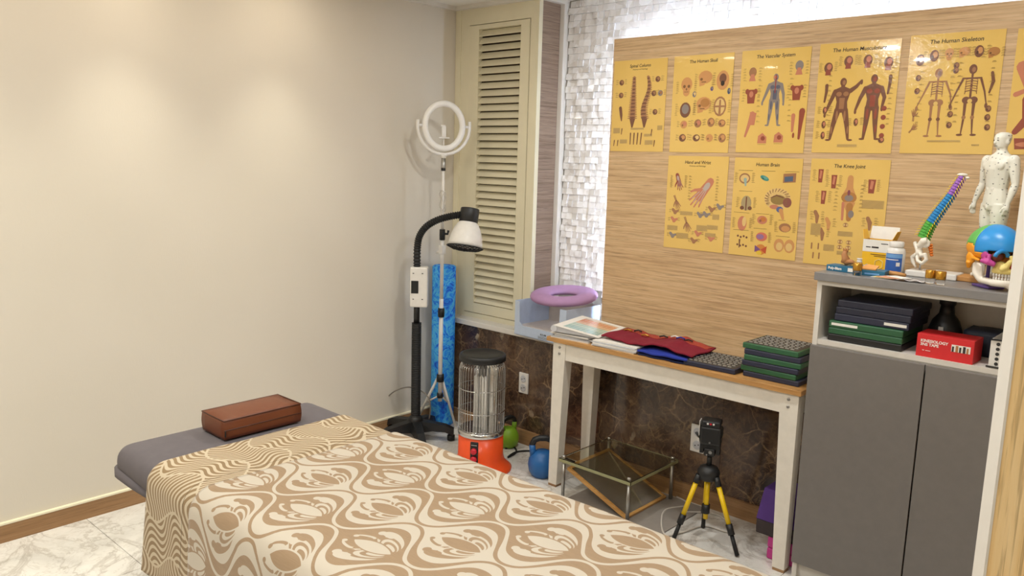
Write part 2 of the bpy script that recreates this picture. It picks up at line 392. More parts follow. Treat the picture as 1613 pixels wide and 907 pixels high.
# baseboards
bl_ = struct('baseboard_left', 'brown wooden baseboard with its downlit top edge coloured pale along beige wall', 'baseboard', MB().box(XL, XL+.016, YF, YM-.016, 0, .076), 'base_wood')
MB().box(XL, XL+.019, YF, YM-.016, .076, .084).build('cap', 'lit_top_cream', bl_)  # downlight on the baseboard's top face, put into the colour of a cream strip
struct('baseboard_rear', 'brown wooden baseboard under the dark marble wall', 'baseboard', MB().box(XL, XR, YM-.016, YM, 0, .082), 'base_wood')
# marble dado with slabs
wd = struct('wall_dado', 'dark brown polished marble lower wall with pale veins', 'wall', MB().box(XL, XR, YM+.012, YS, 0, SILL-.03), 'dark_cavity')
xs = [XL, -2.86, -2.26, -1.66, -1.06, -.46, XR]
for a, b in zip(xs, xs[1:]): MB().box(a+.0006, b-.0006, YM, YM+.012, 0, SILL-.03).build('slab', 'brown_marble', wd)
struct('trim_1', 'white painted sill capping the dark marble wall', 'sill', MB().box(XL, XR, YM-.018, YS, SILL-.03, SILL, .003), 'white_trim')
# louvered corner cupboard
wl = struct('wall_louver', 'cream painted frame of the louvered corner cupboard', 'wall', MB(), 'cream_paint')
bpy.data.objects.remove(wl)
XC = -2.925
dx0, dx1 = ony(736, 250, YL).x, ony(829, 250, YL).x+.004
dz0, dz1 = ony(775, 500, YL).z+.006, ony(790, 34, YL).z
mb = MB(); mb.box(XL, dx0, YL, YL+.03, SILL, CEIL); mb.box(dx1, XC, YL, YL+.03, SILL, CEIL); mb.box(dx0, dx1, YL, YL+.03, dz1, CEIL); mb.box(dx0, dx1, YL, YL+.03, SILL, dz0)
wl = struct('wall_louver', 'cream painted frame around the louvered cupboard door', 'wall', mb, 'cream_paint')
MB().box(XL+.02, XC-.02, YS-.05, YS-.04, SILL, CEIL).build('back_panel', 'dark_cavity', wl)
MB().box(XL+.012, XL+.05, YL-.006, YL, SILL, CEIL).build('corner_batten', 'cream_paint', wl)
struct('wall_return', 'narrow brown wood grain return beside the louvered cupboard', 'wall', MB().box(XC-.012, XC, YL+.03, YS, SILL, CEIL), 'film_wood')
struct('trim_2', 'pale grey vertical corner strip between wood return and pearl tiles', 'trim', MB().box(XC, XC+.032, YS-.045, YS-.002, SILL, CEIL-.02, .003), 'white_trim')
cor = MB().box(XL, XL+.03, YF, YL, CEIL-.022, CEIL); cor.box(XL+.03, XC, YL-.03, YL, CEIL-.022, CEIL); cor.box(XC, XC+.03, YL, YS, CEIL-.022, CEIL)
struct('trim_3', 'slim white cornice along the ceiling edge', 'cornice', cor, 'white_trim')
dr = thing('louver_door', 'cream louvered cupboard door with many slanted slats in the corner', 'louver door', ((dx0+dx1)/2, YL, dz0))
hw, hh = (dx1-dx0)/2, dz1-dz0
sx0, sx1 = ony(750, 300, YL).x-(dx0+dx1)/2, ony(814, 300, YL).x-(dx0+dx1)/2
sz0, sz1 = ony(775, 482, YL).z-dz0, ony(785, 43, YL).z-dz0
g_ = .004
for a, b in ((-hw+g_, sx0), (sx1, hw-g_)): MB().box(a, b, -.004, .026, g_, hh-g_).build('stile', 'cream_paint', dr)
for a, b in ((g_, sz0), (sz1, hh-g_)): MB().box(sx0, sx1, -.003, .026, a, b).build('rail', 'cream_paint', dr)
ns = 38; sp = (sz1-sz0)/ns
slat = MB().box(sx0-.004, sx1+.004, -.003, .003, -.0215, .0215)
slat.xf(Matrix.Rotation(math.radians(-38), 4, 'X'))
so = slat.build('slat', 'cream_paint', dr); so.location = (0, .014, sz0+sp*.5)
for i in range(1, ns):
    c_ = so.copy(); col.objects.link(c_); c_.location = (0, .014, sz0+sp*(i+.5))
# pearl tile wall
wr = struct('wall_rear', 'rear wall clad in small uneven pearl white tiles', 'wall', MB().box(XC, XR, YS, YS+.1, SILL, CEIL), 'grout')
tw, th = .0385, .0350
tm = []
for k in range(4):
    a = random.Random(k)
    mb = MB(); d = .014; t1, t2 = a.uniform(-.004, .004), a.uniform(-.004, .004)
    x0, x1, z0, z1 = -tw/2+.0004, tw/2-.0004, -th/2+.0004, th/2-.0004
    mb.hexa([(x0, 0, z0), (x1, 0, z0), (x1, 0, z1), (x0, 0, z1)], [(x0, -d-t1-t2, z0), (x1, -d+t1-t2, z0), (x1, -d+t1+t2, z1), (x0, -d-t1+t2, z1)])
    me = bpy.data.meshes.new('tile'); me.from_pydata(mb.v, [], [f[::-1] for f in mb.f]); me.materials.append(M['pearl_tile']); tm.append((me, mb))
bl_top, bl_left = (969.5, 61.7), -.0556
cells = []
z = SILL+th/2; row = 0
while z < CEIL-th/2:
    x = XC+.036+tw/2 + (row % 2)*.006
    while x < XR:
        if x < -2.22 or z > 2.06:
            px, py = proj((x, YS-.016, z))
            vis = 0 <= px < 1613 and 0 <= py < 907 and (px < 969.5-(py-61.7)*.0556-4 or py < 61.7-(px-969.5)*.093-4)
            if not (px < 945 and py > 455): cells.append((0 if vis else 1, (Vector((x, YS, z))-CAM).length, x, z))
        x += tw
    z += th; row += 1
cells.sort(); stuff = MB()
for i, (nv, d, x, z) in enumerate(cells):
    k = random.randrange(4); dy = random.uniform(-.004, .006)
    if i < 300:
        o = bpy.data.objects.new('tile', tm[k][0]); col.objects.link(o); o.parent = wr; o.location = (x, YS+dy, z)
    else: stuff.add([(x+p[0], YS+dy+p[1], z+p[2]) for p in tm[k][1].v], [f[::-1] for f in tm[k][1].f])
tag(stuff.build('tile_field', 'pearl_tile', wr), kind='stuff')
# open door on the right
dl = ony(1572, 750, 1.35); th_ = math.radians(35)
d1 = tag(thing('door_1', 'open oak door leaf with white edge at the right border', 'door', (dl.x, dl.y, .01), th_), kind='structure')
MB().box(0.001, .80, 0, .033, 0, 2.1).build('leaf', 'oak_door', d1)
MB().box(-.003, .001, -.001, .034, 0, 2.1).build('edge_strip', 'white_trim', d1)
MB().tube([(.73, -.001, 1.02), (.73, -.05, 1.02), (.62, -.05, 1.02)], .009, 10).build('handle', 'steel', d1)
he = Vector((dl.x+.8*math.cos(th_), dl.y+.8*math.sin(th_)))
struct('trim_4', 'white door jamb post that carries the open oak door', 'jamb', MB().box(he.x+.0, XR, he.y+.01, he.y+.09, 0, 2.2), 'white_trim')
# ceiling downlights
def downlight(i, x, y):
    where = {-3.24: 'nearest the beige wall', -2.0: 'over the treatment bed', -.75: 'near the cabinet side'}[x]
    o = thing('downlight', 'ceiling downlight %s, %s in its row' % (where, {2.17: 'nearest the louvered corner', 2.45: 'nearest the poster board', 1.44: 'second from the board', .70: 'third from the board', -.05: 'farthest from the board'}[y]), 'downlight', (x, y, CEIL), 0, 'ceiling downlights')
    MB().rings([[(r*math.cos(2*PI*k/28), r*math.sin(2*PI*k/28), z) for k in range(28)] for r, z in ((.075, 0), (.075, -.006), (.058, -.006), (.056, 0))], cap=False).build('trim_ring', 'ring_white', o)
    MB().lathe([(.056, -.0005), (.056, -.003)], 28).build('diffuser', 'lamp_glow', o)
    if x < -3:
        l = bpy.data.lights.new('downlight_lamp', 'SPOT'); l.energy = WALL_SPOT; l.color = (1, .95, .78)
        l.spot_size = math.radians(76); l.spot_blend = 1; l.shadow_soft_size = .05
    else:
        l = bpy.data.lights.new('downlight_lamp', 'AREA'); l.shape = 'DISK'; l.size = .11; l.energy = ROOM_SPOT; l.color = (.95, .99, 1)
    lo = bpy.data.objects.new('downlight_lamp', l); col.objects.link(lo); lo.parent = o; lo.location = (0, 0, -.012)
for i, (x, y) in enumerate(LAMPS): downlight(i, x, y)

# ------------------------------------------------------------------ poster board
p0, p1 = ony(969.5, 61.7, YB), ony(946, 485, YB)
BX0 = (p0.x+p1.x)/2; BZ1 = p0.z
bd = thing('display_board', 'large oak grain wall board carrying the anatomy charts', 'board', (BX0, YB, .70))
MB().box(0, XR-.03-BX0, 0, .02, 0, BZ1-.70, .001).build('panel', 'board_wood', bd)
for xx in (.25, 1.2, 2.2): MB().box(xx, xx+.04, .02, YS-.03-YB, .06, BZ1-.70-.1).build('batten', 'white_trim', bd)
led = thing('led_strip', 'cool white light strip hidden behind the board edge', 'light strip', (BX0, YB+.03, BZ1))
MB().box(.05, XR-.10-BX0, 0, .012, -.045, -.03).build('strip', 'led_glow', led)
MB().box(.035, .047, 0, .012, -(BZ1-.74), -.05).build('strip', 'led_glow', led)

class Print:
    """flat print on a chart: coloured shapes in chart coordinates (metres, origin lower left)"""
    def __init__(s, W, H): s.v, s.f, s.c, s.k, s.W, s.H = [], [], [], 0, W, H
    def poly(s, pts, c):
        s.k += 1; y = -.0012-s.k*.0000025; o = len(s.v)
        s.v += [(x, y, z) for x, z in pts]; s.f.append(tuple(range(o, o+len(pts)))); s.c += [c]*len(pts)
    def ell(s, x, z, rx, rz, c, a=0, n=14):
        ca, sa = math.cos(a), math.sin(a)
        s.poly([(x+rx*math.cos(t)*ca-rz*math.sin(t)*sa, z+rx*math.cos(t)*sa+rz*math.sin(t)*ca) for t in [2*PI*i/n for i in range(n)]], c)
    def limb(s, pts, ws, c):
        l, r = [], []
        for i, p in enumerate(pts):
            a = Vector(pts[max(i-1, 0)]); b = Vector(pts[min(i+1, len(pts)-1)]); d = (b-a).normalized(); n = Vector((-d.y, d.x))*ws[i]
            l.append((p[0]+n.x, p[1]+n.y)); r.append((p[0]-n.x, p[1]-n.y))
        for i in range(len(pts)-1): s.poly([l[i], l[i+1], r[i+1], r[i]], c)
        for p, w_ in zip(pts, ws): s.ell(p[0], p[1], w_, w_, c, n=8)
    def line(s, x, z, w_, c=None, h=.0011): s.poly([(x, z), (x+w_, z), (x+w_, z+h), (x, z+h)], c or L(140, 110, 66))
    def block(s, x, z, w_, h):
        s.poly([(x, z), (x+w_, z), (x+w_, z+h), (x, z+h)], L(200, 166, 100)); n = max(2, int(h/.0028))
        for k in range(n): s.line(x, z+h*k/n, w_*(.55 if k == 0 else .97), L(164, 134, 84), .0014)
    def captions(s, x, z, rx, rz, n=4, rng=random.Random(3)):
        for i in range(n):
            zz = z-rz+2*rz*(i+.5)/n
            s.line(x-rx-.022+rng.uniform(0, .006), zz, .012+rng.uniform(0, .006)); s.line(x+rx+.004, zz+.002, .011+rng.uniform(0, .008)); s.line(x-rx-.018, zz+.0035, .010); s.line(x+rx+.006, zz+.0052, .010)
    def body(s, x, z, h, c, c2, arms, legs, thin=1, head=True):
        u = h/8
        for sd in (-1, 1):
            s.limb([(x+sd*.45*u, z+4*u), (x+sd*legs*.8*u, z+2.1*u), (x+sd*legs*1.05*u, z+.25*u)], [.42*u*thin, .30*u*thin, .16*u*thin], c)
            s.ell(x+sd*legs*1.3*u, z+.12*u, .34*u, .13*u, c)
            A = arms[0 if sd < 0 else 1]; s.limb([(x+sd*.95*u, z+6.35*u)]+[(x+a*u, z+b*u) for a, b in A], [.30*u*thin, .23*u*thin, .15*u*thin], c)
            s.ell(x+A[-1][0]*u, z+A[-1][1]*u-.2*u, .16*u, .3*u, c)
        if thin > .8:
            s.poly([(x-1.1*u, z+6.55*u), (x-.3*u, z+6.9*u), (x+.3*u, z+6.9*u), (x+1.1*u, z+6.55*u), (x+.68*u, z+5*u), (x+.8*u, z+3.9*u), (x, z+3.6*u), (x-.8*u, z+3.9*u), (x-.68*u, z+5*u)], c)
            for sd in (-1, 1):
                s.ell(x+sd*.45*u, z+6.0*u, .36*u, .30*u, c2); s.ell(x+sd*.5*u, z+3.2*u, .15*u, .7*u, c2); s.ell(x+sd*legs*.95*u, z+1.4*u, .1*u, .5*u, c2)
            s.poly([(x-.35*u, z+5.5*u), (x+.35*u, z+5.5*u), (x+.3*u, z+4.1*u), (x-.3*u, z+4.1*u)], c2)
        else:
            s.limb([(x, z+6.9*u), (x, z+4*u)], [.1*u, .12*u], c)
            for k in range(6):
                for sd in (-1, 1): s.limb([(x, z+(6.5-.27*k)*u), (x+sd*.55*u, z+(6.4-.27*k)*u), (x+sd*.62*u, z+(6.1-.27*k)*u)], [.05*u, .05*u, .04*u], c if k % 2 else c2)
            s.ell(x-.4*u, z+4.05*u, .42*u, .4*u, c); s.ell(x+.4*u, z+4.05*u, .42*u, .4*u, c); s.ell(x, z+3.95*u, .25*u, .25*u, L(222, 184, 104))
            s.limb([(x-.95*u, z+6.5*u), (x+.95*u, z+6.5*u)], [.09*u, .09*u], c)
            for sd in (-1, 1): s.ell(x+sd*legs*.8*u, z+2.1*u, .22*u, .22*u, c2)
        s.limb([(x, z+6.7*u), (x, z+7.2*u)], [.26*u*thin, .24*u*thin], c); s.ell(x, z+7.5*u, .42*u, .55*u, c)
        s.ell(x+.08*u, z+7.45*u, .2*u, .3*u, c2)
    def skull(s, x, z, r, c, side=0):
        d = tuple(v*.35 for v in c[:3])+(1,)
        if side: s.ell(x, z+r*.25, r, r*.82, c); s.poly([(x-side*r*.2, z), (x+side*r*.85, z-.1*r), (x+side*r*.8, z-r*.9), (x+side*r*.1, z-r*.75)], c); s.ell(x+side*r*.55, z, r*.2, r*.18, d); s.limb([(x-side*r*.1, z-r*.35), (x+side*r*.5, z-r*.35)], [r*.06]*2, d)
        else:
            s.ell(x, z+r*.3, r*.8, r*.9, c); s.ell(x, z-r*.6, r*.5, r*.6, c)
            for q in (-1, 1): s.ell(x+q*r*.32, z+r*.05, r*.2, r*.2, d)
            s.ell(x, z-r*.3, r*.1, r*.17, d); s.line(x-r*.3, z-r*.68, r*.6, d, r*.08)
    def blob(s, x, z, rx, rz, c, c2, a=0):
        s.ell(x, z, rx, rz, c, a); s.ell(x+rx*.2, z+rz*.15, rx*.55, rz*.55, c2, a); s.ell(x-rx*.35, z-rz*.2, rx*.25, rz*.3, tuple(v*.5 for v in c[:3])+(1,), a)
    def hand(s, x, z, r, a, c, c2, bones=False):
        ca, sa = math.cos(a), math.sin(a)
        R = lambda p, q: (x+p*r*ca-q*r*sa, z+p*r*sa+q*r*ca)
        if not bones: s.limb([R(0, .9), R(0, 0), R(0, -.45)], [.28*r, .34*r, .36*r], c)
        else: s.limb([R(-.08, 1), R(-.05, .1)], [.08*r]*2, c); s.limb([R(.12, 1), R(.1, .1)], [.06*r]*2, c); s.ell(*R(0, 0), .2*r, .16*r, c2)
        for k, (q, l) in enumerate(((-.30, 1.15), (-.1, 1.35), (.1, 1.3), (.3, 1.05))):
            s.limb([R(q*.6, -.1), R(q, -.55), R(q*1.5, -l)], [.09*r, .085*r, .05*r], c)
            if not bones: s.limb([R(q*.5, .2), R(q*1.2, -l*.8)], [.03*r, .02*r], c2)
        s.limb([R(-.2, 0), R(-.6, -.35), R(-.75, -.62)], [.13*r, .10*r, .06*r], c)
        if not bones: s.ell(*R(0, .45), .2*r, .35*r, c2, a); 
    def build(s, parent):
        me = bpy.data.meshes.new('printed_figures'); me.from_pydata(s.v, [], s.f)
        ca = me.color_attributes.new('Col', 'FLOAT_COLOR', 'POINT')
        ca.data.foreach_set('color', np.array(s.c, dtype=np.float32).ravel())
        me.materials.append(M['print']); o = bpy.data.objects.new('printed_figures', me); col.objects.link(o); o.parent = parent; return tag(o, kind='stuff')
RD, RD2, BR, BR2, GY = L(150, 76, 58), L(198, 126, 96), L(120, 78, 58), L(162, 114, 78), L(138, 126, 120)
SKN, TAN, PAL = L(204, 146, 90), L(178, 122, 66), L(222, 186, 120)
def chart(kind, title, label, TL, TR, BRc, BLc, sub=None, tsize=.021):
    c = [ony(p[0], p[1], YB-.002) for p in (TL, TR, BRc, BLc)]
    x0, x1 = (c[0].x+c[3].x)/2, (c[1].x+c[2].x)/2; z0, z1 = (c[2].z+c[3].z)/2, (c[0].z+c[1].z)/2
    W, H = x1-x0, z1-z0
    o = thing('anatomy_chart', label, 'chart', (x0, YB-.0015, z0), 0, 'anatomy charts on the wall board')
    MB().box(0, W, -.0009, 0, 0, H).build('sheet', 'poster_paper', o)
    if title: text('title', title, tsize, 'ink', o, (W/2, -.0011, H-.036), shear=.12, bold=.0003, extr=.0001)
    if sub: text('subtitle', sub, .009, 'ink', o, (W/2, -.0011, H-.049), shear=.12, extr=.0001)
    P = Print(W, H); r = random.Random(len(label))
    S = lambda a, b: (a*W, (1-b)*H)
    if kind == 'spine':
        for xx, bend in ((.40, 0), (.66, 1)):
            for k in range(24):
                tt = k/23; b = .19+.44*tt; cx = xx+bend*(.035*math.sin(tt*6.0)-.03*tt)
                wv = (.010+.014*tt)*W/.3
                x_, z_ = S(cx, b); P.ell(x_, z_, wv*.75, .0062, BR if k % 2 else BR2); P.ell(x_+wv*.8*(1 if bend else .9), z_-.002, wv*.4, .0025, BR2)
                if not bend: P.ell(x_-wv*.8, z_-.002, wv*.4, .0025, BR2)
            x_, z_ = S(xx-.03*bend, .67); P.poly([(x_-.017, z_+.014), (x_+.017, z_+.014), (x_+.004, z_-.030), (x_-.004, z_-.030)], BR)
        for a, b in ((.16, .24), (.16, .38), (.84, .22), (.78, .37), (.90, .37), (.82, .57)):
            P.blob(*S(a, b), .014, .014, GY if r.random() < .4 else BR, BR2); P.captions(*S(a, b), .014, .014, 3)
        P.limb([S(.16, .52), S(.18, .60), S(.19, .66)], [.009, .008, .003], BR)
        for k in range(4): P.limb([S(.38+.07*k, .80), S(.38+.065*k, .92)], [.0035, .0025], BR)
        for a, b, w_, h in ((.04, .77, .13, .06), (.38, .75, .25, .02), (.64, .82, .15, .03), (.88, .74, .09, .05), (.18, .89, .14, .045), (.66, .90, .15, .05)): P.block(a*W, (1-b)*H-h*H*.5, w_*W, h*H)
        for a, b in ((.21, .75), (.07, .88), (.14, .88), (.78, .76), (.84, .88)): P.limb([S(a, b), S(a-.01, b+.06)], [.003, .002], BR)
    elif kind == 'skull':
        P.skull(*S(.24, .32), .037, SKN); P.skull(*S(.55, .25), .036, SKN, -1); P.ell(*S(.84, .27), .032, .044, SKN); P.ell(*S(.84, .25), .018, .022, BR); P.ell(*S(.84, .30), .010, .012, L(50, 36, 30))
        P.blob(*S(.67, .35), .008, .010, L(104, 80, 130), GY); P.blob(*S(.38, .40), .010, .014, GY, PAL); P.blob(*S(.95, .38), .008, .014, L(60, 80, 110), GY)
        P.ell(*S(.24, .56), .029, .036, BR); P.ell(*S(.24, .55), .019, .023, GY); P.skull(*S(.55, .52), .038, SKN, -1); P.ell(*S(.57, .49), .024, .020, TAN); P.ell(*S(.82, .53), .032, .045, BR2); P.ell(*S(.82, .53), .025, .036, PAL); P.limb([S(.82, .47), S(.82, .60)], [.004, .006], BR2); P.limb([S(.74, .53), S(.90, .53)], [.004, .004], BR2)
        for a, b in ((.23, .71), (.47, .70), (.69, .69), (.87, .70), (.22, .85), (.46, .85), (.68, .85), (.89, .85)):
            P.blob(*S(a, b), .019, .016+r.random()*.007, r.choice([BR2, SKN, BR]), r.choice([PAL, RD2, SKN])); P.captions(*S(a, b), .019, .016, 3)
        for a, b in ((.24, .33), (.55, .26), (.84, .28), (.24, .56), (.56, .53), (.82, .54)): P.captions(*S(a, b), .036, .03, 6)
    elif kind == 'vascular':
        P.body(*S(.53, .74), .50*H, GY, L(92, 92, 108), [[(-1.5, 4.9), (-2.0, 3.7)], [(1.4, 4.9), (1.5, 3.6)]], .75)
        P.ell(*S(.52, .27), .009, .007, RD2); P.limb([S(.53, .25), S(.53, .42)], [.002, .002], L(150, 50, 50))
        for a, b, k in ((.18, .24, 'h'), (.85, .20, 'h'), (.18, .44, 't'), (.84, .42, 't')):
            x_, z_ = S(a, b)
            if k == 'h': P.ell(x_, z_+.012, .018, .022, BR2 if a < .5 else GY); P.poly([(x_-.016, z_-.026), (x_+.016, z_-.026), (x_+.007, z_+.004), (x_-.007, z_+.004)], RD2)
            else: P.poly([(x_-.022, z_+.026), (x_+.022, z_+.026), (x_+.016, z_-.034), (x_-.016, z_-.034)], RD); P.ell(x_-.02, z_+.018, .009, .012, RD); P.ell(x_+.02, z_+.018, .009, .012, RD); P.ell(x_, z_+.006, .010, .014, RD2)
            P.captions(x_, z_, .024, .03, 5)
        P.limb([S(.22, .62), S(.18, .72), S(.13, .84)], [.012, .008, .005], RD2); P.poly([S(.18, .60), S(.28, .61), S(.26, .73), S(.19, .73)], RD2)
        P.limb([S(.82, .64), S(.82, .79)], [.009, .005], RD2); P.limb([S(.94, .60), S(.93, .72), S(.92, .86)], [.013, .009, .005], RD)
        for a, b in ((.39, .86), (.63, .85)): x_, z_ = S(a, b); P.poly([(x_-.021, z_-.022), (x_+.021, z_-.022), (x_+.021, z_+.006), (x_, z_+.024), (x_-.019, z_+.010)], RD2); P.ell(x_+.004, z_, .010, .010, RD); P.line(x_-.02, z_-.028, .04)
        P.ell(*S(.84, .83), .005, .012, RD); P.captions(*S(.53, .5), .06, .10, 9)
    elif kind == 'muscle':
        P.body(*S(.34, .89), .57*H, BR, BR2, [[(-1.5, 5.0), (-2.1, 3.5)], [(1.7, 6.9), (2.3, 7.6)]], 1.1); P.body(*S(.72, .88), .58*H, BR, RD, [[(-1.5, 5.2), (-2.0, 3.7)], [(1.4, 5.2), (1.2, 4.0)]], .7)
        for a, b in ((.13, .22), (.38, .17), (.62, .17), (.87, .20)):
            x_, z_ = S(a, b); P.ell(x_, z_, .018, .022, BR); P.ell(x_+.003, z_+.004, .010, .012, RD2); P.poly([(x_-.012, z_-.030), (x_+.012, z_-.030), (x_+.009, z_-.008), (x_-.009, z_-.008)], RD)
            P.captions(x_, z_, .02, .02, 5)
        for a, b in ((.13, .44), (.91, .38)): P.limb([S(a, b-.06), S(a, b), S(a-.015, b+.09)], [.007, .006, .004], BR)
        for a, b in ((.13, .61), (.13, .74), (.13, .84), (.54, .72)): P.blob(*S(a, b), .009, .016, BR, RD2); P.captions(*S(a, b), .012, .016, 4)
        for k in range(4): P.ell(*S(.87, .60+.08*k), .010, .010, RD)
        P.blob(*S(.87, .88), .012, .012, BR, RD2); P.block(.33*W, .055*H, .25*W, .025*H); P.captions(*S(.55, .5), .11, .12, 12)
    elif kind == 'skeleton':
        P.body(*S(.35, .86), .57*H, BR2, BR, [[(-1.5, 5.0), (-2.1, 3.6)], [(1.5, 5.0), (1.7, 3.6)]], .55, .42); P.body(*S(.71, .85), .58*H, BR, BR2, [[(-1.5, 5.0), (-2.0, 3.6)], [(1.4, 5.0), (1.7, 3.6)]], .55, .42)
        for k, (a, b) in enumerate(((.13, .21), (.28, .18), (.44, .175), (.60, .17), (.75, .165), (.90, .185))):
            if k in (2,): P.skull(*S(a, b), .019, SKN)
            elif k in (3, 5): P.skull(*S(a, b), .020, SKN if k == 3 else TAN, -1)
            else: P.blob(*S(a, b), .016, .022, BR, SKN)
            P.captions(*S(a, b), .02, .018, 4)
        for a, b in ((.13, .36), (.13, .47), (.53, .27), (.53, .31), (.52, .67), (.52, .76), (.91, .63), (.91, .70), (.92, .78)): P.blob(*S(a, b), .010, .012, BR, BR2)
        P.hand(*S(.12, .68), .020, PI, BR2, BR, True); P.hand(*S(.12, .79), .018, PI*.8, BR2, BR, True); P.limb([S(.91, .34), S(.93, .41), S(.90, .50)], [.005, .006, .003], BR)
        P.block(.30*W, .10*H, .36*W, .014*H); P.block(.78*W, .07*H, .08*W, .012*H)
        for a in (.37, .71): P.captions(*S(a, .5), .055, .12, 10)
    elif kind == 'leg':
        P.limb([S(.10, .30), S(.20, .48), S(.06, .52)], [.02, .014, .009], RD2); P.limb([S(.22, .56), S(.22, .72), S(.10, .82)], [.022, .016, .010], RD); P.poly([S(.10, .87), S(.55, .87), S(.5, .95), S(.12, .96)], RD); P.ell(*S(.3, .92), .05, .010, RD2)
        P.body(*S(.6, .8), .55*H, RD, RD2, [[(-1.5, 5.0), (-1.7, 3.7)], [(1.5, 5.0), (1.7, 3.7)]], .7)
    elif kind == 'hand':
        P.hand(*S(.62, .37), .066, .55-PI*.38+.0, RD2, L(186, 170, 160)); P.hand(*S(.20, .27), .034, .32, RD, L(186, 160, 150)); P.hand(*S(.18, .49), .030, .45, BR2, BR, True); P.hand(*S(.38, .72), .032, .4, BR2, BR, True)
        for a, b in ((.17, .60), (.16, .69), (.60, .62), (.70, .61), (.78, .55), (.91, .52), (.15, .86), (.58, .82), (.80, .86), (.52, .90)):
            P.limb([S(a-.04, b-.02), S(a, b+.01), S(a+.05, b-.01)], [.007, .010, .005], r.choice([RD2, BR2, GY])); P.captions(*S(a, b), .014, .01, 2)
        for a, b, w_, h in ((.26, .62, .21, .04), (.80, .64, .11, .055), (.72, .75, .18, .045), (.05, .79, .18, .05), (.55, .77, .18, .06), (.70, .83, .17, .04), (.22, .87, .20, .06)): P.block(a*W, (1-b)*H-h*H*.3, w_*W, h*H)
        P.captions(*S(.62, .34), .06, .06, 9); P.captions(*S(.2, .28), .028, .03, 7)
    elif kind == 'brain':
        x_, z_ = S(.68, .40)
        P.ell(x_, z_, .062, .048, PAL); P.ell(x_+.004, z_-.004, .036, .022, L(150, 122, 70))
        for k in range(15):
            a = PI*(k/14)*1.25-.25; P.limb([(x_+.058*math.cos(a), z_+.044*math.sin(a)), (x_+.043*math.cos(a+.14), z_+.032*math.sin(a+.14))], [.0018, .0012], BR)
        P.limb([(x_-.03, z_+.004), (x_-.005, z_+.016), (x_+.028, z_+.006)], [.002, .003, .002], BR); P.ell(x_+.046, z_-.014, .020, .022, L(140, 84, 74)); P.ell(x_-.012, z_-.036, .022, .010, RD2); P.ell(x_+.014, z_-.046, .016, .013, L(90, 104, 146)); P.limb([(x_+.02, z_-.05), (x_+.032, z_-.085)], [.010, .006], SKN)
        P.ell(*S(.17, .21), .027, .024, BR2); P.ell(*S(.17, .21), .021, .017, PAL); P.limb([S(.18, .22), S(.19, .28)], [.008, .004], L(150, 170, 160))
        P.blob(*S(.47, .20), .022, .010, L(70, 140, 130), L(100, 160, 150), -.4); P.poly([S(.74, .15), S(.92, .14), S(.92, .23), S(.74, .24)], BR2); P.poly([S(.76, .18), S(.88, .17), S(.88, .22), S(.76, .23)], L(80, 96, 120))
        P.ell(*S(.22, .46), .025, .034, L(170, 150, 110)); P.limb([S(.22, .40), S(.22, .53)], [.003, .003], BR); P.ell(*S(.16, .51), .010, .009, BR); P.ell(*S(.28, .51), .010, .009, BR)
        P.ell(*S(.18, .67), .022, .034, RD2); P.ell(*S(.21, .65), .010, .022, PAL); P.blob(*S(.48, .62), .024, .019, RD2, L(196, 120, 60)); P.ell(*S(.82, .68), .028, .020, BR2); P.ell(*S(.83, .69), .020, .013, SKN)
        P.ell(*S(.49, .79), .027, .020, L(206, 110, 90)); P.ell(*S(.47, .79), .018, .012, L(150, 110, 150)); P.ell(*S(.49, .92), .026, .024, L(206, 130, 60)); P.poly([S(.49, .92), S(.40, .88), S(.40, .95)], L(120, 80, 130)); P.poly([S(.49, .92), S(.58, .88), S(.57, .96)], L(190, 80, 50)); P.ell(*S(.47, .955), .013, .009, L(226, 190, 60))
        for q in (-1, 1): P.ell(*S(.83+q*.075, .86), .024, .030, SKN); P.ell(*S(.83+q*.07, .87), .015, .018, PAL)
        P.limb([S(.16, .84), S(.16, .92)], [.004, .002], BR)
        for k in range(8): P.ell(*S(.13+.045*(k % 4), .80+.09*(k//4)+.01*(k % 2)), .005, .005, BR)
        for a, b, w_ in ((.07, .13, .22), (.42, .13, .2), (.76, .13, .2), (.10, .34, .2), (.04, .56, .24), (.38, .56, .2), (.05, .74, .24), (.36, .71, .2), (.70, .77, .2), (.72, .61, .1)): P.line(a*W, (1-b)*H, w_*W, L(70, 54, 40), .0012)
        for a, b in ((.17, .21), (.22, .46), (.18, .67), (.48, .62), (.82, .68), (.68, .42), (.48, .80)): P.captions(*S(a, b), .03, .024, 6)
    elif kind == 'knee':
        x_, z_ = S(.53, .36)
        P.limb([(x_, z_+.085), (x_, z_+.045), (x_, z_+.012)], [.012, .014, .028], SKN); P.ell(x_, z_+.004, .032, .024, TAN); P.ell(x_, z_+.002, .018, .014, GY); P.ell(x_-.002, z_+.024, .006, .012, L(130, 70, 80))
        P.poly([(x_-.028, z_-.014), (x_+.028, z_-.014), (x_+.016, z_-.05), (x_-.008, z_-.05)], SKN); P.limb([(x_+.006, z_-.03), (x_+.006, z_-.085)], [.014, .010], TAN); P.limb([(x_-.022, z_-.02), (x_-.020, z_-.088)], [.006, .005], RD2); P.ell(x_+.014, z_-.064, .012, .016, GY)
        for a, b, a2, ww in ((.14, .16, 0, .011), (.32, .21, .1, .012), (.20, .36, 0, .011), (.80, .24, .05, .015)):
            q, s_ = S(a, b); P.poly([(q-ww, s_+.028), (q+ww, s_+.028), (q+ww*.7, s_-.028), (q-ww*.8, s_-.028)], RD); P.poly([(q-ww*.3, s_+.024), (q+ww*.5, s_+.02), (q+ww*.2, s_-.012), (q-ww*.5, s_-.01)], RD2); P.captions(q, s_, .015, .025, 6)
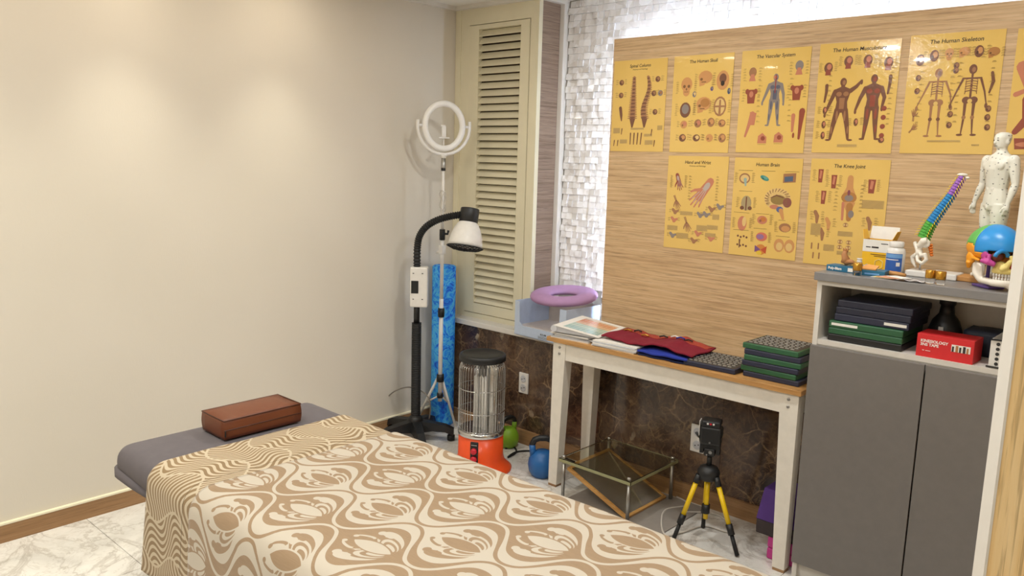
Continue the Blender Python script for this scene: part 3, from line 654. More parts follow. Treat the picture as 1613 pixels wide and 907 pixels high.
        for a, b in ((.14, .54), (.30, .60), (.82, .57), (.23, .70)): P.limb([S(a-.03, b-.04), S(a, b), S(a, b+.06)], [.008, .009, .005], r.choice([RD2, SKN, BR2])); P.captions(*S(a, b), .012, .02, 4)
        for a, b in ((.52, .605), (.47, .765), (.58, .765), (.47, .815), (.58, .815)): P.ell(*S(a, b), .011, .009, BR2); P.ell(*S(a-.018, b), .004, .005, PAL); P.ell(*S(a+.018, b), .004, .005, PAL)
        for a, b in ((.10, .82), (.19, .82), (.13, .91), (.21, .91)): P.limb([S(a, b-.02), S(a, b+.03)], [.003, .003], BR2)
        for a, b, w_, h in ((.70, .44, .27, .075), (.07, .72, .13, .11), (.43, .71, .19, .045), (.26, .86, .14, .06), (.44, .885, .18, .035)): P.block(a*W, (1-b)*H, w_*W, h*H)
        P.captions(x_, z_, .04, .06, 8)
    P.build(o)
    P2 = MB(); return o
AP = 'Anatomy and Pathology'
chart('spine', 'Spinal Column', 'yellow anatomy chart titled Spinal Column, upper row at the far left', (968.7, 96.4), (1052.5, 90.9), (1043.7, 238.7), (961.4, 238.2), AP)
chart('skull', 'The Human Skull', 'yellow anatomy chart titled The Human Skull with rows of skulls', (1062.4, 88.7), (1157.3, 82.7), (1146.7, 240.2), (1054.7, 239.8))
chart('vascular', 'The Vascular System', 'yellow anatomy chart titled The Vascular System with one grey standing figure', (1169.7, 80.1), (1279.2, 73.2), (1265, 241), (1158.8, 239.9))
chart('muscle', 'The Human Musculature', 'yellow anatomy chart titled The Human Musculature with two brown muscle figures', (1291.7, 70), (1421.4, 60), (1402.9, 241), (1279.2, 241), None, .0215)
chart('skeleton', 'The Human Skeleton', 'yellow anatomy chart titled The Human Skeleton with two skeletons', (1436.4, 54.3), (1586.3, 47), (1562, 242), (1415.8, 242.3), None, .0215)
chart('leg', None, 'yellow anatomy chart cut by the right border, showing a red leg', (1603, 43), (1752, 36), (1728, 245), (1582, 243))
chart('hand', 'Hand and Wrist', 'yellow anatomy chart titled Hand and Wrist with a large red hand', (1054.2, 245.9), (1148.5, 245.9), (1138.2, 398.2), (1044.3, 388.8), AP)
chart('brain', 'Human Brain', 'yellow anatomy chart titled Human Brain with a large cut brain', (1158, 248.5), (1265.6, 249.3), (1252, 410.7), (1147.5, 400.2))
chart('knee', 'The Knee Joint', 'yellow anatomy chart titled The Knee Joint, behind the yellow carton', (1278, 250), (1401.6, 251.5), (1388, 428), (1265.3, 413.3))

# ------------------------------------------------------------------ treatment bed
bx0, bx1, by0, by1, bz = -2.715, -.78, 1.005, 1.785, .62
bed = thing('treatment_bed', 'treatment bed in grey fleece cover under the patterned cloths', 'bed', (-1.7, 1.4, 0))
ox, oy = -1.7, 1.4
mb = MB()
def pad(u, v):
    return None
bm = bmesh.new(); bmesh.ops.create_cube(bm, size=1)
for q in bm.verts: q.co = Vector(((bx0+bx1)/2-ox+q.co.x*(bx1-bx0), (by0+by1)/2-oy+q.co.y*(by1-by0), bz-.06+q.co.z*.12))
bmesh.ops.bevel(bm, geom=bm.edges[:], offset=.055, segments=6, affect='EDGES', profile=.5)
bm.verts.index_update(); mb.add([q.co for q in bm.verts], [[q.index for q in f.verts] for f in bm.faces], True); bm.free()
mb.build('padded_top', 'fleece', bed)
# elastic hem bunched under the head end
hem = []
for k in range(41):
    a = k/40; yy = by0+.02+(by1-by0-.04)*a
    hem.append((bx0+.016+.006*math.sin(a*31)-ox, yy-oy, bz-.092+.005*math.sin(a*47)))
MB().tube([(bx0+.30-ox, by0+.03-oy, bz-.112), (bx0+.14-ox, by0+.012-oy, bz-.100), (bx0+.05-ox, by0+.008-oy, bz-.094)]+hem+[(bx0+.05-ox, by1-.008-oy, bz-.094), (bx0+.14-ox, by1-.012-oy, bz-.100), (bx0+.30-ox, by1-.03-oy, bz-.112)], .020, 10).build('elastic_hem', 'fleece', bed)
MB().box(-2.44-ox, bx1-.04-ox, by0+.035-oy, by1-.035-oy, .02, bz-.11, .02).build('skirt', 'fleece', bed)
for xx in (-2.36, bx1-.12):
    for yy in (by0+.1, by1-.1): MB().box(xx-.03-ox, xx+.03-ox, yy-.03-oy, yy+.03-oy, 0, .03).build('foot', 'black_plastic', bed)
def drape(x0, x1, off, dn, df, ph, amp, skew, nx=90, flare=.016):
    r = .058+off; yn, yf, zt = by0-off, by1+off, bz+off
    flat = (yf-yn)-2*r; arc = r*PI/2
    tot = dn+arc+flat+arc+df
    def fn(u, v):
        s_ = v*tot; x = x0+(x1-x0)*u
        if s_ < dn: y, z, h = yn, zt-r-(dn-s_), (dn-s_)/max(dn, .01); side = -1
        elif s_ < dn+arc: a = (s_-dn)/r; y, z, h, side = yn+r-r*math.cos(a), zt-r+r*math.sin(a), 0, 0
        elif s_ < dn+arc+flat: y, z, h, side = yn+r+(s_-dn-arc), zt, 0, 0
        elif s_ < dn+2*arc+flat: a = (s_-dn-arc-flat)/r; y, z, h, side = yf-r+r*math.sin(a), zt-r+r*math.cos(a), 0, 0
        else: hh_ = s_-dn-2*arc-flat; y, z, h, side = yf, zt-r-hh_, hh_/max(df, .01), 1
        if side: y += side*h*(flare+amp*(1+math.sin(x*17+ph)+.5*math.sin(x*41+ph*2)))
        else: z += .0016*(1+math.sin(x*13+y*9+ph)*math.sin(y*15-x*5))
        x += skew*h*(1-u)
        return (x, y, z), (x0+(x1-x0)*u, yn+r+(s_-dn-arc)-(r-.0)*.0)
    return MB().grid(fn, nx, 110)
def cloth(name, mb, mat, label, cat):
    o = mb.build(name, mat); md = o.modifiers.new('thickness', 'SOLIDIFY'); md.thickness = .003; md.offset = 1; return tag(o, label, cat)
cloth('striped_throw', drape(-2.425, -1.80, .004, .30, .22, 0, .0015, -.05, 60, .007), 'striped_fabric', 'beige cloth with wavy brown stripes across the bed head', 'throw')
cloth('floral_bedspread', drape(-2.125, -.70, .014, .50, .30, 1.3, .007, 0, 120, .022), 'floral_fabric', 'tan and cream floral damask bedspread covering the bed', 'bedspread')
# hem line of the striped cloth
# brown leather pillow
pc = Vector((-2.545, 1.432, bz+.0075)); pw = thing('leather_pillow', 'small brown leather bolster pillow on the bed head', 'pillow', pc)
def pbox(sx, sy, z0, z1, bev):
    mb = MB(); bm = bmesh.new(); bmesh.ops.create_cube(bm, size=1)
    bmesh.ops.subdivide_edges(bm, edges=bm.edges[:], cuts=5, use_grid_fill=True)
    for q in bm.verts:
        x, y, z = q.co
        z_ = z0+(z+.5)*(z1-z0); bow = 1+.05*math.cos(x*PI)*math.cos(y*PI)
        q.co = Vector((x*sx*(1+.04*math.cos(z*PI)), y*sy*(1+.02*math.cos(z*PI)), z_+ (.006*math.cos(x*PI)*math.cos(y*PI)+.0025*math.sin(y*22)*math.cos(x*PI) if z > .4 else 0)))
    bm.verts.index_update(); mb.add([q.co for q in bm.verts], [[q.index for q in f.verts] for f in bm.faces], True); bm.free(); return mb
pbox(.155, .298, 0, .068, 0).build('body', 'leather', pw)
for zz, nm_ in ((.067, 'piping'), (.033, 'zip')):
    a, b = .0785+(.002 if zz < .05 else 0), .1505; MB().tube([(-a, -b, zz), (a, -b, zz), (a, b, zz), (-a, b, zz)], .0022, 6, True).build(nm_, 'leather_dark', pw)
MB().box(.0795, .083, -.150, -.146, .012, .033).build('zip_pull', 'black_plastic', pw)

# ------------------------------------------------------------------ heat lamp
lx, ly = -3.352, 2.905
lamp = thing('heat_lamp', 'black gooseneck heat lamp on wheeled star base with white shade', 'lamp', (lx, ly, 0))
for k in range(5):
    a = 2*PI*k/5-.55; c_, s_ = math.cos(a), math.sin(a)
    mb = MB(); R = []
    for q, (rr, z0, z1, w_) in enumerate(((.03, .05, .115, .036), (.10, .06, .105, .034), (.175, .055, .092, .030), (.22, .035, .072, .026))):
        R.append([(rr*c_-w_*s_, rr*s_+w_*c_, z0), (rr*c_-w_*s_*.7, rr*s_+w_*c_*.7, z1), (rr*c_+w_*s_*.7, rr*s_-w_*c_*.7, z1), (rr*c_+w_*s_, rr*s_-w_*c_, z0)])
    mb.rings(R, smooth=False); leg = mb.build('base_arm', 'black_plastic', lamp)
    MB().lathe([(.012, 0), (.022, .004), (.022, .032), (.012, .036)], 14, (.205*c_, .205*s_, 0)).build('caster', 'black_rubber', leg)
MB().lathe([(.042, .05), (.042, .125), (.03, .14)], 20).build('hub', 'black_plastic', lamp)
prof = []
for k in range(108): prof.append((.0285 if k % 2 else .0245, .125+k*.0052))
MB().lathe(prof, 20, smooth=False).build('lower_sleeve', 'black_rubber', lamp)
MB().lathe([(.017, .68), (.017, .80)], 14).build('pole', 'black_plastic', lamp)
vd = Vector((rt.x, rt.y, 0)).normalized()            # sideways as the neck leans
rz_ = math.atan2(vd.y, vd.x)
cb = MB().box(-.035, .062, -.034, .034, .775, 1.0, .008); cb.xf(Matrix.Rotation(rz_, 4, 'Z')); cbo = cb.build('control_box', 'white_plastic', lamp)
MB().box(-.028, .012, -.036, -.034, .855, .925).xf(Matrix.Rotation(rz_, 4, 'Z')).build('display', 'black_plastic', cbo)
for a, b in ((-.02, .965), (.03, .965), (-.02, .82), (.03, .82)): MB().box(a, a+.008, -.036, -.034, b, b+.004).xf(Matrix.Rotation(rz_, 4, 'Z')).build('screw', 'hole_dark', cbo)
path = []
ctl = [(0, 1.0), (0, 1.10), (.012, 1.17), (.05, 1.225), (.11, 1.262), (.18, 1.284), (.245, 1.296)]
for i in range(len(ctl)-1):
    p = [Vector(ctl[max(0, min(len(ctl)-1, i+d))]) for d in (-1, 0, 1, 2)]
    for s_ in range(12):
        t_ = s_/12; path.append(.5*((2*p[1])+(-p[0]+p[2])*t_+(2*p[0]-5*p[1]+4*p[2]-p[3])*t_*t_+(-p[0]+3*p[1]-3*p[2]+p[3])*t_**3))
path.append(Vector(ctl[-1]))
MB().tube([(vd.x*p.x, vd.y*p.x, p.y) for p in path], [.0215 if k % 2 else .0165 for k in range(len(path))], 16, smooth=False).build('gooseneck', 'black_rubber', lamp)
hd = Matrix.Translation((vd.x*.285, vd.y*.285, 1.30)) @ Matrix.Rotation(math.radians(-13), 4, Vector((rt.x, rt.y, 0))) @ Matrix.Rotation(math.radians(-6), 4, Vector((rt.y, -rt.x, 0)))
MB().lathe([(.050, .030), (.052, .026), (.052, -.045), (.046, -.050)], 24).xf(hd).build('socket_cap', 'black_plastic', lamp)
MB().lathe([(.046, -.044), (.058, -.056), (.074, -.085), (.088, -.125), (.094, -.165), (.095, -.182), (.090, -.182), (.084, -.125), (.068, -.085), (.05, -.062)], 32, cap=False).xf(hd).build('shade', 'white_plastic', lamp)
gm = MB(); gm.tube([(.099*math.cos(a), .099*math.sin(a), -.185) for a in [2*PI*k/28 for k in range(28)]], .004, 6, True)
for k in range(-4, 5):
    q = k*.021; e_ = math.sqrt(.097**2-q*q)
    gm.tube([(-e_, q, -.187), (-e_*.5, q, -.203+abs(q)*.1), (0, q, -.208+abs(q)*.12), (e_*.5, q, -.203+abs(q)*.1), (e_, q, -.187)], .0022, 5); gm.tube([(q, -e_, -.187), (q, 0, -.208+abs(q)*.12), (q, e_, -.187)], .0022, 5)
gm.xf(hd).build('grille', 'black_plastic', lamp)
MB().ball((0, 0, -.12), .045).xf(hd).build('bulb', 'red_knob', lamp)
# its loose cable
def P_(px, py, Y): return ony(px, py, Y)
cp = [(594, 662), (596, 648), (606, 630), (622, 616), (640, 610), (655, 612), (672, 622), (678, 640), (676, 660)]
tag(MB().tube(smooth([P_(px, py, 2.86+.012*i) for i, (px, py) in enumerate(cp)]), .0038, 6).build('power_cable', 'cable_grey'), 'thin grey cable arching beside the heat lamp base', 'cable')

# ------------------------------------------------------------------ ring light
sx_, sy_ = -3.345, 3.085
rl = thing('ring_light', 'white ring light on tall tripod stand in the corner', 'ring light', (sx_, sy_, 0))
hub = Vector((0, 0, .33))
for px, py, nm_ in ((717, 672, 0), (640, 663, 1), (727, 657, 2)):
    f_ = onz(px, py, 0); f_ = Vector((max(f_.x, XL+.035), min(f_.y, YM-.035), .008))-Vector((sx_, sy_, 0))
    if nm_ == 1: f_ = Vector((-.185, -.035, .008))
    lg = MB().tube([hub+Vector((0, 0, .01))+f_*.06, f_], .008, 10).build('tripod_leg', 'white_plastic', rl)
    MB().tube([f_*.98+Vector((0, 0, .0)), f_*1.03], .0095, 8).build('foot_cap', 'white_plastic', lg)
    mid = (hub+f_)*.5; MB().tube([(0, 0, .225), mid*1.0], .005, 8).build('brace', 'white_plastic', rl)
MB().tube([(0, 0, .19), (0, 0, .80)], .0125, 12).build('lower_pole', 'white_plastic', rl)
MB().tube([(0, 0, .80), (0, 0, 1.18)], .0105, 12).build('middle_pole', 'white_plastic', rl)
MB().tube([(0, 0, 1.18), (0, 0, 1.53)], .0085, 12).build('upper_pole', 'white_plastic', rl)
for z_, r_, h_, nm_ in ((.33, .021, .022, 'leg_collar'), (.225, .018, .014, 'brace_collar'), (.72, .0185, .026, 'clamp'), (1.17, .016, .03, 'clamp')):
    MB().lathe([(r_, -h_), (r_*1.05, 0), (r_, h_)], 14, (0, 0, z_)).build(nm_, 'black_plastic', rl)
MB().tube([(0, 0, 1.175), (.03*vd.x, .03*vd.y, 1.175), (.034*vd.x, .034*vd.y, 1.195)], .007, 8).build('clamp_knob', 'black_plastic', rl)
mb = MB().box(-.016, .016, -.016, .016, 1.06, 1.11, .004); mb.tube([(-.016, 0, 1.075), (-.045, 0, 1.062)], .007, 8); mb.build('cable_clip', 'white_plastic', rl)
MB().lathe([(.0115, 1.53), (.0125, 1.55), (.0125, 1.60)], 14).build('mount_socket', 'steel', rl)
MB().lathe([(.0128, 1.53), (.0128, 1.545)], 14).build('mount_collar', 'black_plastic', rl)
rr_ = Matrix.Translation((0, 0, 1.775)) @ Matrix.Rotation(rz_+math.radians(24), 4, 'Z')
MB().tube([(.110*math.cos(a), .0, .123*math.sin(a)) for a in [2*PI*k/48 for k in range(48)]], .0175, 14, True).xf(rr_).build('ring_tube', 'ring_white', rl)
yk = [(.152*math.cos(a), 0, .150*math.sin(a)-.005) for a in [PI+.0+(PI)*k/28 for k in range(29)]]
yk = [(-.152, 0, .03)]+yk+[(.152, 0, .03)]
MB().tube(yk, [.0095]*31, 10).xf(rr_).build('yoke', 'white_plastic', rl)
MB().tube([(0, 0, -.155), (0, 0, -.178)], [.020, .012], 12).xf(rr_).build('yoke_neck', 'white_plastic', rl)
for q in (-1, 1): MB().tube([(q*.155, 0, .0), (q*.12, 0, 0)], .008, 10).xf(rr_).build('pivot', 'white_plastic', rl)
mb = MB().box(-.014, .010, -.012, .004, -.06, .0, .002); mb.box(-.022, .004, -.016, -.004, -.004, .006, .001); mb.box(-.03, .03, -.014, .0, -.068, -.06, .002); mb.tube([(0, 0, -.12), (0, 0, -.065)], .004, 8); mb.xf(rr_).build('phone_holder', 'white_plastic', rl)
tie = []
for k in range(40): a = k*.9; tie.append((.014*math.cos(a)*(1+.9*math.sin(k*.7)**2), .014*math.sin(a), 1.36+.06*math.sin(k*.53)))
MB().tube(tie, .0016, 5).build('cable_tie', 'cable_white', rl)

# ------------------------------------------------------------------ blue foam roller
fr = thing('foam_roller', 'tall blue marbled foam roller standing in the corner', 'foam roller', (-3.462, 3.212, 0))
MB().lathe([(.064, 0), (.070, .005), (.070, .965), (.062, .972), (.020, .973)], 32).build('body', 'blue_marble_foam', fr)

# ------------------------------------------------------------------ orange heater
hx, hy = -2.795, 2.872
ht = thing('electric_heater', 'orange round electric heater with wire cage and black lid', 'heater', (hx, hy, 0))
MB().lathe([(.165, 0), (.165, .010), (.150, .022), (.128, .045), (.119, .075), (.117, .19)], 36).build('body', 'orange_paint', ht)
MB().lathe([(.117, .19), (.121, .193), (.121, .213), (.113, .218)], 36).build('chrome_rim', 'chrome', ht)
MB().lathe([(.110, .217), (.110, .222)], 36).build('reflector_floor', 'chrome', ht)
for k in range(44):
    a = 2*PI*k/44; c_, s_ = math.cos(a), math.sin(a)
    w_ = MB().tube([(.112*c_, .112*s_, .215), (.119*c_, .119*s_, .235), (.119*c_, .119*s_, .535), (.112*c_, .112*s_, .560), (.09*c_, .09*s_, .575)], .0016, 5)
    w_.build('cage_wire', 'chrome', ht)
for z_ in (.32, .44): MB().tube([(.1205*math.cos(a), .1205*math.sin(a), z_) for a in [2*PI*k/40 for k in range(40)]], .0024, 6, True).build('cage_hoop', 'chrome', ht)
MB().rings([[(.085*math.cos(a)+.0, .085*math.sin(a), z) for a in [math.radians(20+q*140/10) for q in range(11)]]+[(.083*math.cos(a), .083*math.sin(a), z) for a in [math.radians(160-q*140/10) for q in range(11)]] for z in (.222, .555)], True, False).build('reflector', 'chrome', ht)
for q in (-1, 0, 1): MB().tube([(q*.03, -.01-abs(q)*.01, .222), (q*.03, -.01-abs(q)*.01, .49), (q*.03+.008, -.01, .50), (q*.03+.016, -.01-abs(q)*.01, .49), (q*.03+.016, -.01-abs(q)*.01, .222)], .0065, 10).build('heating_tube', 'white_plastic', ht)
MB().lathe([(.112, .578), (.121, .583), (.121, .606), (.116, .614), (.102, .617), (.100, .6135), (.02, .6145)], 36).build('lid', 'black_plastic', ht)
ca = math.atan2(-hy, -hx)-.28; rm = Matrix.Rotation(ca+PI/2, 4, 'Z')
cp_ = MB().box(-.021, .021, -.122, -.112, .065, .178, .004); cp_.xf(rm); cpo = cp_.build('control_panel', 'black_plastic', ht)
MB().lathe([(.017, 0), (.015, .012), (.004, .013)], 18).xf(rm @ Matrix.Translation((0, -.122, .130)) @ Matrix.Rotation(PI/2, 4, 'X')).build('dial', 'red_knob', cpo)
MB().lathe([(.017, 0), (.015, .012), (.004, .013)], 18).xf(rm @ Matrix.Translation((0, -.122, .088)) @ Matrix.Rotation(PI/2, 4, 'X')).build('dial', 'red_knob', cpo)
mb = MB()
for k in range(-2, 3): mb.box(k*.006-.0015, k*.006+.0015, -.1228, -.122, .160, .163)
mb.xf(rm).build('dial_marks', 'white_ink', cpo)
cab = [onz(px, py, .006) for px, py in ((796, 706), (809, 704), (813, 712), (800, 720), (812, 712), (835, 710), (868, 716), (905, 730))]
tag(MB().tube(smooth(cab), .005, 6).build('power_cable', 'black_rubber'), 'black heater cable lying on the floor towards the blue kettlebell', 'cable')

# ------------------------------------------------------------------ kettlebells
def kettle(name, loc, r, mat, label, rz):
    o = thing(name, label, 'kettlebell', loc, rz, 'kettlebells on the floor')
    MB().lathe([(r*.62, 0), (r*.72, .004), (r*.93, r*.42), (r, r*.85), (r*.95, r*1.2), (r*.78, r*1.55), (r*.5, r*1.80), (r*.3, r*1.86)], 30).build('bell', mat, o)
    H_ = [(-r*.62, 0, r*1.45), (-r*.70, 0, r*1.9), (-r*.74, 0, r*2.25), (-r*.58, 0, r*2.58), (-r*.25, 0, r*2.72), (r*.25, 0, r*2.72), (r*.58, 0, r*2.58), (r*.74, 0, r*2.25), (r*.70, 0, r*1.9), (r*.62, 0, r*1.45)]
    MB().tube(H_[1:-1], r*.215, 12).build('handle', 'black_plastic', o)
    for s_ in (0, 1): MB().tube([H_[0], H_[1], H_[2]] if not s_ else [H_[-1], H_[-2], H_[-3]], [r*.26, r*.225, r*.215], 12).build('horn', mat, o)
    return o
kettle('kettlebell', (-2.497, 3.022, 0), .074, 'kettle_blue', 'blue kettlebell with black handle beside the white table leg', rz_)
kettle('kettlebell', (-2.905, 3.205, 0), .062, 'kettle_green', 'lime green kettlebell with black handle behind the heater', rz_+.7)

# ------------------------------------------------------------------ wall sockets
def socket(loc, w_, h, label, holes):
    o = thing('wall_socket', label, 'socket', loc, 0, 'white wall sockets on the marble')
    MB().box(-w_/2, w_/2, -.010, 0, -h/2, h/2, .003).build('plate', 'white_plastic', o)
    for z_ in holes:
        MB().lathe([(.021, 0), (.021, .0015), (.018, .0016)], 22).xf(Matrix.Translation((0, -.010, z_)) @ Matrix.Rotation(PI/2, 4, 'X')).build('outlet', 'paper_grey', o)
        for q in (-1, 1): MB().lathe([(.0032, 0), (.0032, .001)], 10).xf(Matrix.Translation((q*.0085, -.0115, z_+q*.003)) @ Matrix.Rotation(PI/2, 4, 'X')).build('pin_hole', 'hole_dark', o)
p = ony(826, 603, YM); socket((p.x, YM, p.z), .068, .118, 'white double wall socket on the marble beside the heater', (.026, -.026))
p = ony(1100, 690, YM); socket((p.x, YM, p.z), .072, .135, 'white wall plate on the marble behind the laser level', (.032, -.032))

# ------------------------------------------------------------------ white table
tx0, tx1, ty0, ty1, tz = -2.435, -1.162, 2.945, 3.275, .757
tb = thing('side_table', 'long white table with oak top along the marble wall', 'table', ((tx0+tx1)/2, (ty0+ty1)/2, 0))
cx, cy = (tx0+tx1)/2, (ty0+ty1)/2
MB().box(tx0-cx, tx1-cx, ty0-cy, ty1-cy, tz-.022, tz, .002).build('tabletop', 'table_wood', tb)
ax0, ax1, ay0, ay1 = tx0+.035-cx, tx1-.012-cx, ty0+.012-cy, ty1-.012-cy
for sx in (0, 1):
    for sy in (0, 1):
        X0 = ax0 if sx == 0 else ax1; Y0 = ay0 if sy == 0 else ay1; dx = 1 if sx == 0 else -1; dy = 1 if sy == 0 else -1
        def quad(w1, w2, z_):
            pts = [(X0, Y0, z_), (X0+dx*w1, Y0, z_), (X0+dx*w1, Y0+dy*w2, z_), (X0, Y0+dy*w2, z_)]
            return pts if dx*dy > 0 else pts[::-1]
        lg = MB().hexa(quad(.050, .046, .012), quad(.076, .060, tz-.022)).build('leg', 'white_paint', tb)
        MB().hexa(quad(.048, .044, 0), quad(.048, .044, .012)).build('foot', 'base_wood', lg)
        for zz in (tz-.045, tz-.075):
            MB().lathe([(.0065, 0), (.006, .003), (.002, .0035)], 12).xf(Matrix.Translation((X0+dx*.040, Y0-dy*.0, zz)) @ Matrix.Rotation(PI/2*dy, 4, 'X')).build('bolt', 'steel', lg)
MB().box(ax0+.074, ax1-.074, ay0+.004, ay0+.022, tz-.105, tz-.022).build('apron', 'white_paint', tb)
MB().box(ax0+.074, ax1-.074, ay1-.022, ay1-.004, tz-.105, tz-.022).build('apron', 'white_paint', tb)
for q in (ax0+.004, ax1-.022): MB().box(q, q+.018, ay0+.058, ay1-.058, tz-.105, tz-.022).build('apron', 'white_paint', tb)
# things on the table
def sheet_stack(name, label, cat, c, w_, d, h, rz, n, mat='paper', seed=1, group=None):
    o = thing(name, label, cat, c, rz, group); r = random.Random(seed)
    for k in range(n):
        a, b, g2 = r.uniform(-.008, .008), r.uniform(-.008, .008), r.uniform(-.05, .05)
        mb = MB().box(-w_/2, w_/2, -d/2, d/2, h*k/n, h*(k+1)/n-.0003); mb.xf(Matrix.Translation((a, b, 0)) @ Matrix.Rotation(g2, 4, 'Z')); mb.build('sheet_bundle', mat if k % 2 == 0 else 'paper_grey', o)
    return o
sheet_stack('paper_pile', 'loose pile of papers under the ring binder on the table', 'papers', (-2.312, 3.105, tz), .215, .285, .030, .10, 6, seed=4)
bi = thing('ring_binder', 'white ring binder with colour chart cover lying on the papers', 'binder', (-2.287, 3.102, tz+.0315), .18)
mb = MB(); mb.hexa([(-.125, -.15, 0), (.115, -.15, 0), (.115, .15, 0), (-.125, .15, 0)], [(-.125, -.15, .034), (.115, -.15, .004), (.115, .15, .004), (-.125, .15, .034)]); mb.v = mb.v
MB().hexa([(-.12, -.146, .003), (.108, -.146, .0005), (.108, .146, .0005), (-.12, .146, .003)], [(-.12, -.146, .031), (.108, -.146, .003), (.108, .146, .003), (-.12, .146, .031)]).build('pages', 'paper_grey', bi)
sl = lambda x: .0345-(x+.125)/.24*.029
MB().hexa([(-.125, -.152, sl(-.125)-.002), (.118, -.152, sl(.118)-.002), (.118, .152, sl(.118)-.002), (-.125, .152, sl(-.125)-.002)], [(-.125, -.152, sl(-.125)), (.118, -.152, sl(.118)), (.118, .152, sl(.118)), (-.125, .152, sl(-.125))]).build('cover', 'paper', bi)
MB().tube([(-.123, -.152, .017), (-.123, .152, .017)], .0165, 12).build('spine', 'paper_grey', bi)
P = Print(1, 1)
cols = [L(150, 186, 178), L(182, 206, 190), L(232, 190, 150), L(228, 160, 116), L(236, 214, 186), L(214, 176, 150)]
for i in range(9):
    for j in range(12):
        x0, y0 = -.085+i*.0205, -.125+j*.0205; c_ = cols[(0 if j < 3 else 1 if j < 6 else 2 if j < 8 else 3 if j < 11 else 4)]
        k_ = random.uniform(.92, 1.08); P.v += [(a, b, sl(a)+.0006) for a, b in ((x0, y0), (x0+.0195, y0), (x0+.0195, y0+.0195), (x0, y0+.0195))]; o_ = len(P.v)-4; P.f.append((o_, o_+1, o_+2, o_+3)); P.c += [tuple(min(1, v*k_) for v in c_[:3])+(1,)]*4
P.build(bi).name = 'cover_chart'
sheet_stack('booklet_pile', 'pile of white booklets under the red fabric bags', 'booklets', (-2.055, 3.095, tz), .235, .275, .030, .05, 5, seed=9)
def folded(name, label, c, w_, d, zf, rz, mats, thick=.008, group=None, n=26, edges=None):
    o = thing(name, label, 'fabric bag', c, rz, group)
    def fn(u, v):
        x, y = (u-.5)*w_, (v-.5)*d; x2 = x+.006*math.sin(v*9+2); y2 = y+.005*math.sin(u*14)
        return (x2, y2, zf(x, y)), (u, v)
    ob = MB().grid(fn, n, 18).build('cloth', mats[0], o); md = ob.modifiers.new('thickness', 'SOLIDIFY'); md.thickness = thick; md.offset = 1
    return o
# folded blue bag, then the red bags over booklets and blue bag
folded('fabric_bag', 'folded royal blue fabric bag under the red bags', (-1.80, 3.075, tz), .245, .24, lambda x, y: .010+.012*max(0, math.cos(x*9))*max(0, 1-abs(y)*3)+.003*math.sin(y*60+x*25), .0, ('blue_fabric',), .009, 'folded bags on the table')
folded('fabric_bag', 'folded navy fabric bag beneath the royal blue one', (-1.80, 3.085, tz), .245, .25, lambda x, y: .001, .02, ('navy_fabric',), .007, 'folded bags on the table')
rbz = lambda x, y: .0390+.010*math.exp(-((x-.09)/.07)**2)-.003*max(0, x-.12)*10+.0022*math.sin(x*75+y*12)+.004*math.sin(x*19)
rb = folded('fabric_bag', 'long dark red fabric drawstring bags laid over booklets and blue bag', (-1.905, 3.10, tz), .48, .225, rbz, -.02, ('red_fabric',), .007, 'folded bags on the table', 44)
def fn(u, v):
    x, y = (u-.5)*.45, .048+v*.060+.010*math.sin(u*13); return (x, y, rbz(x, y)+.0075), (u, v)
ob = MB().grid(fn, 40, 5).build('rust_band', 'rust_fabric', rb); md = ob.modifiers.new('thickness', 'SOLIDIFY'); md.thickness = .002; md.offset = 1
for k, (x_, mt_) in enumerate(((-.20, 'gold'), (-.155, 'black_rubber'), (-.09, 'gold'), (.0, 'black_rubber'), (.05, 'white_plastic'), (.10, 'blue_fabric'), (.13, 'black_rubber'))):
    y_ = .055+.02*math.sin(k*2.1); MB().tube([(x_-.018, y_-.012, rbz(x_, y_)+.014), (x_-.004, y_+.004, rbz(x_, y_)+.018), (x_+.018, y_+.002, rbz(x_, y_)+.014)], .0035, 6).build('drawstring', mt_, rb)
# needle trays
def tray(mats, label, c, rz, w_=.235, d=.205, h=.022, pins=True, group='acupuncture trays'):
    o = thing('needle_tray', label, 'tray', c, rz, group)
    MB().box(-w_/2, w_/2, -d/2, d/2, 0, h, .004).build('body', mats, o)
    if pins:
        MB().box(-w_/2+.008, w_/2-.008, -d/2+.008, d/2-.008, h-.001, h+.0008).build('insert', 'dark_tray', o)
        mb = MB()
        for i in range(9):
            for j in range(7):
                x_, y_ = -w_/2+.024+i*(w_-.046)/8.6+(.004 if j % 2 else 0), -d/2+.024+j*(d-.044)/6.4
                mb.box(x_-.0072, x_+.0072, y_-.0022, y_+.0022, h+.0008, h+.0040)
        mb.xf(Matrix.Identity(4)); tag(mb.build('pin_rows', 'silver_pin', o), kind='stuff')
    return o
tray('navy_plastic', 'single flat navy tray of silver pins beside the tray stack', (-1.575, 3.085, tz), .04, .235, .235)
sx_, sy2 = -1.315, 3.095
for k, (mt_, lb) in enumerate((('navy_plastic', 'bottom navy tray of the stack on the white table'), ('green_plastic', 'green tray second from the bottom of the table stack'), ('navy_plastic', 'navy tray third from the bottom of the table stack'), ('green_plastic', 'green tray fourth from the bottom of the table stack'), ('navy_plastic', 'navy tray just under the top tray of the table stack'), ('green_plastic', 'top green tray with rows of silver pins on the table stack'))):
    tray(mt_, lb, (sx_+random.uniform(-.006, .006), sy2+random.uniform(-.005, .005), tz+k*.0232), random.uniform(-.03, .03), .235, .215, .0228, k == 5)

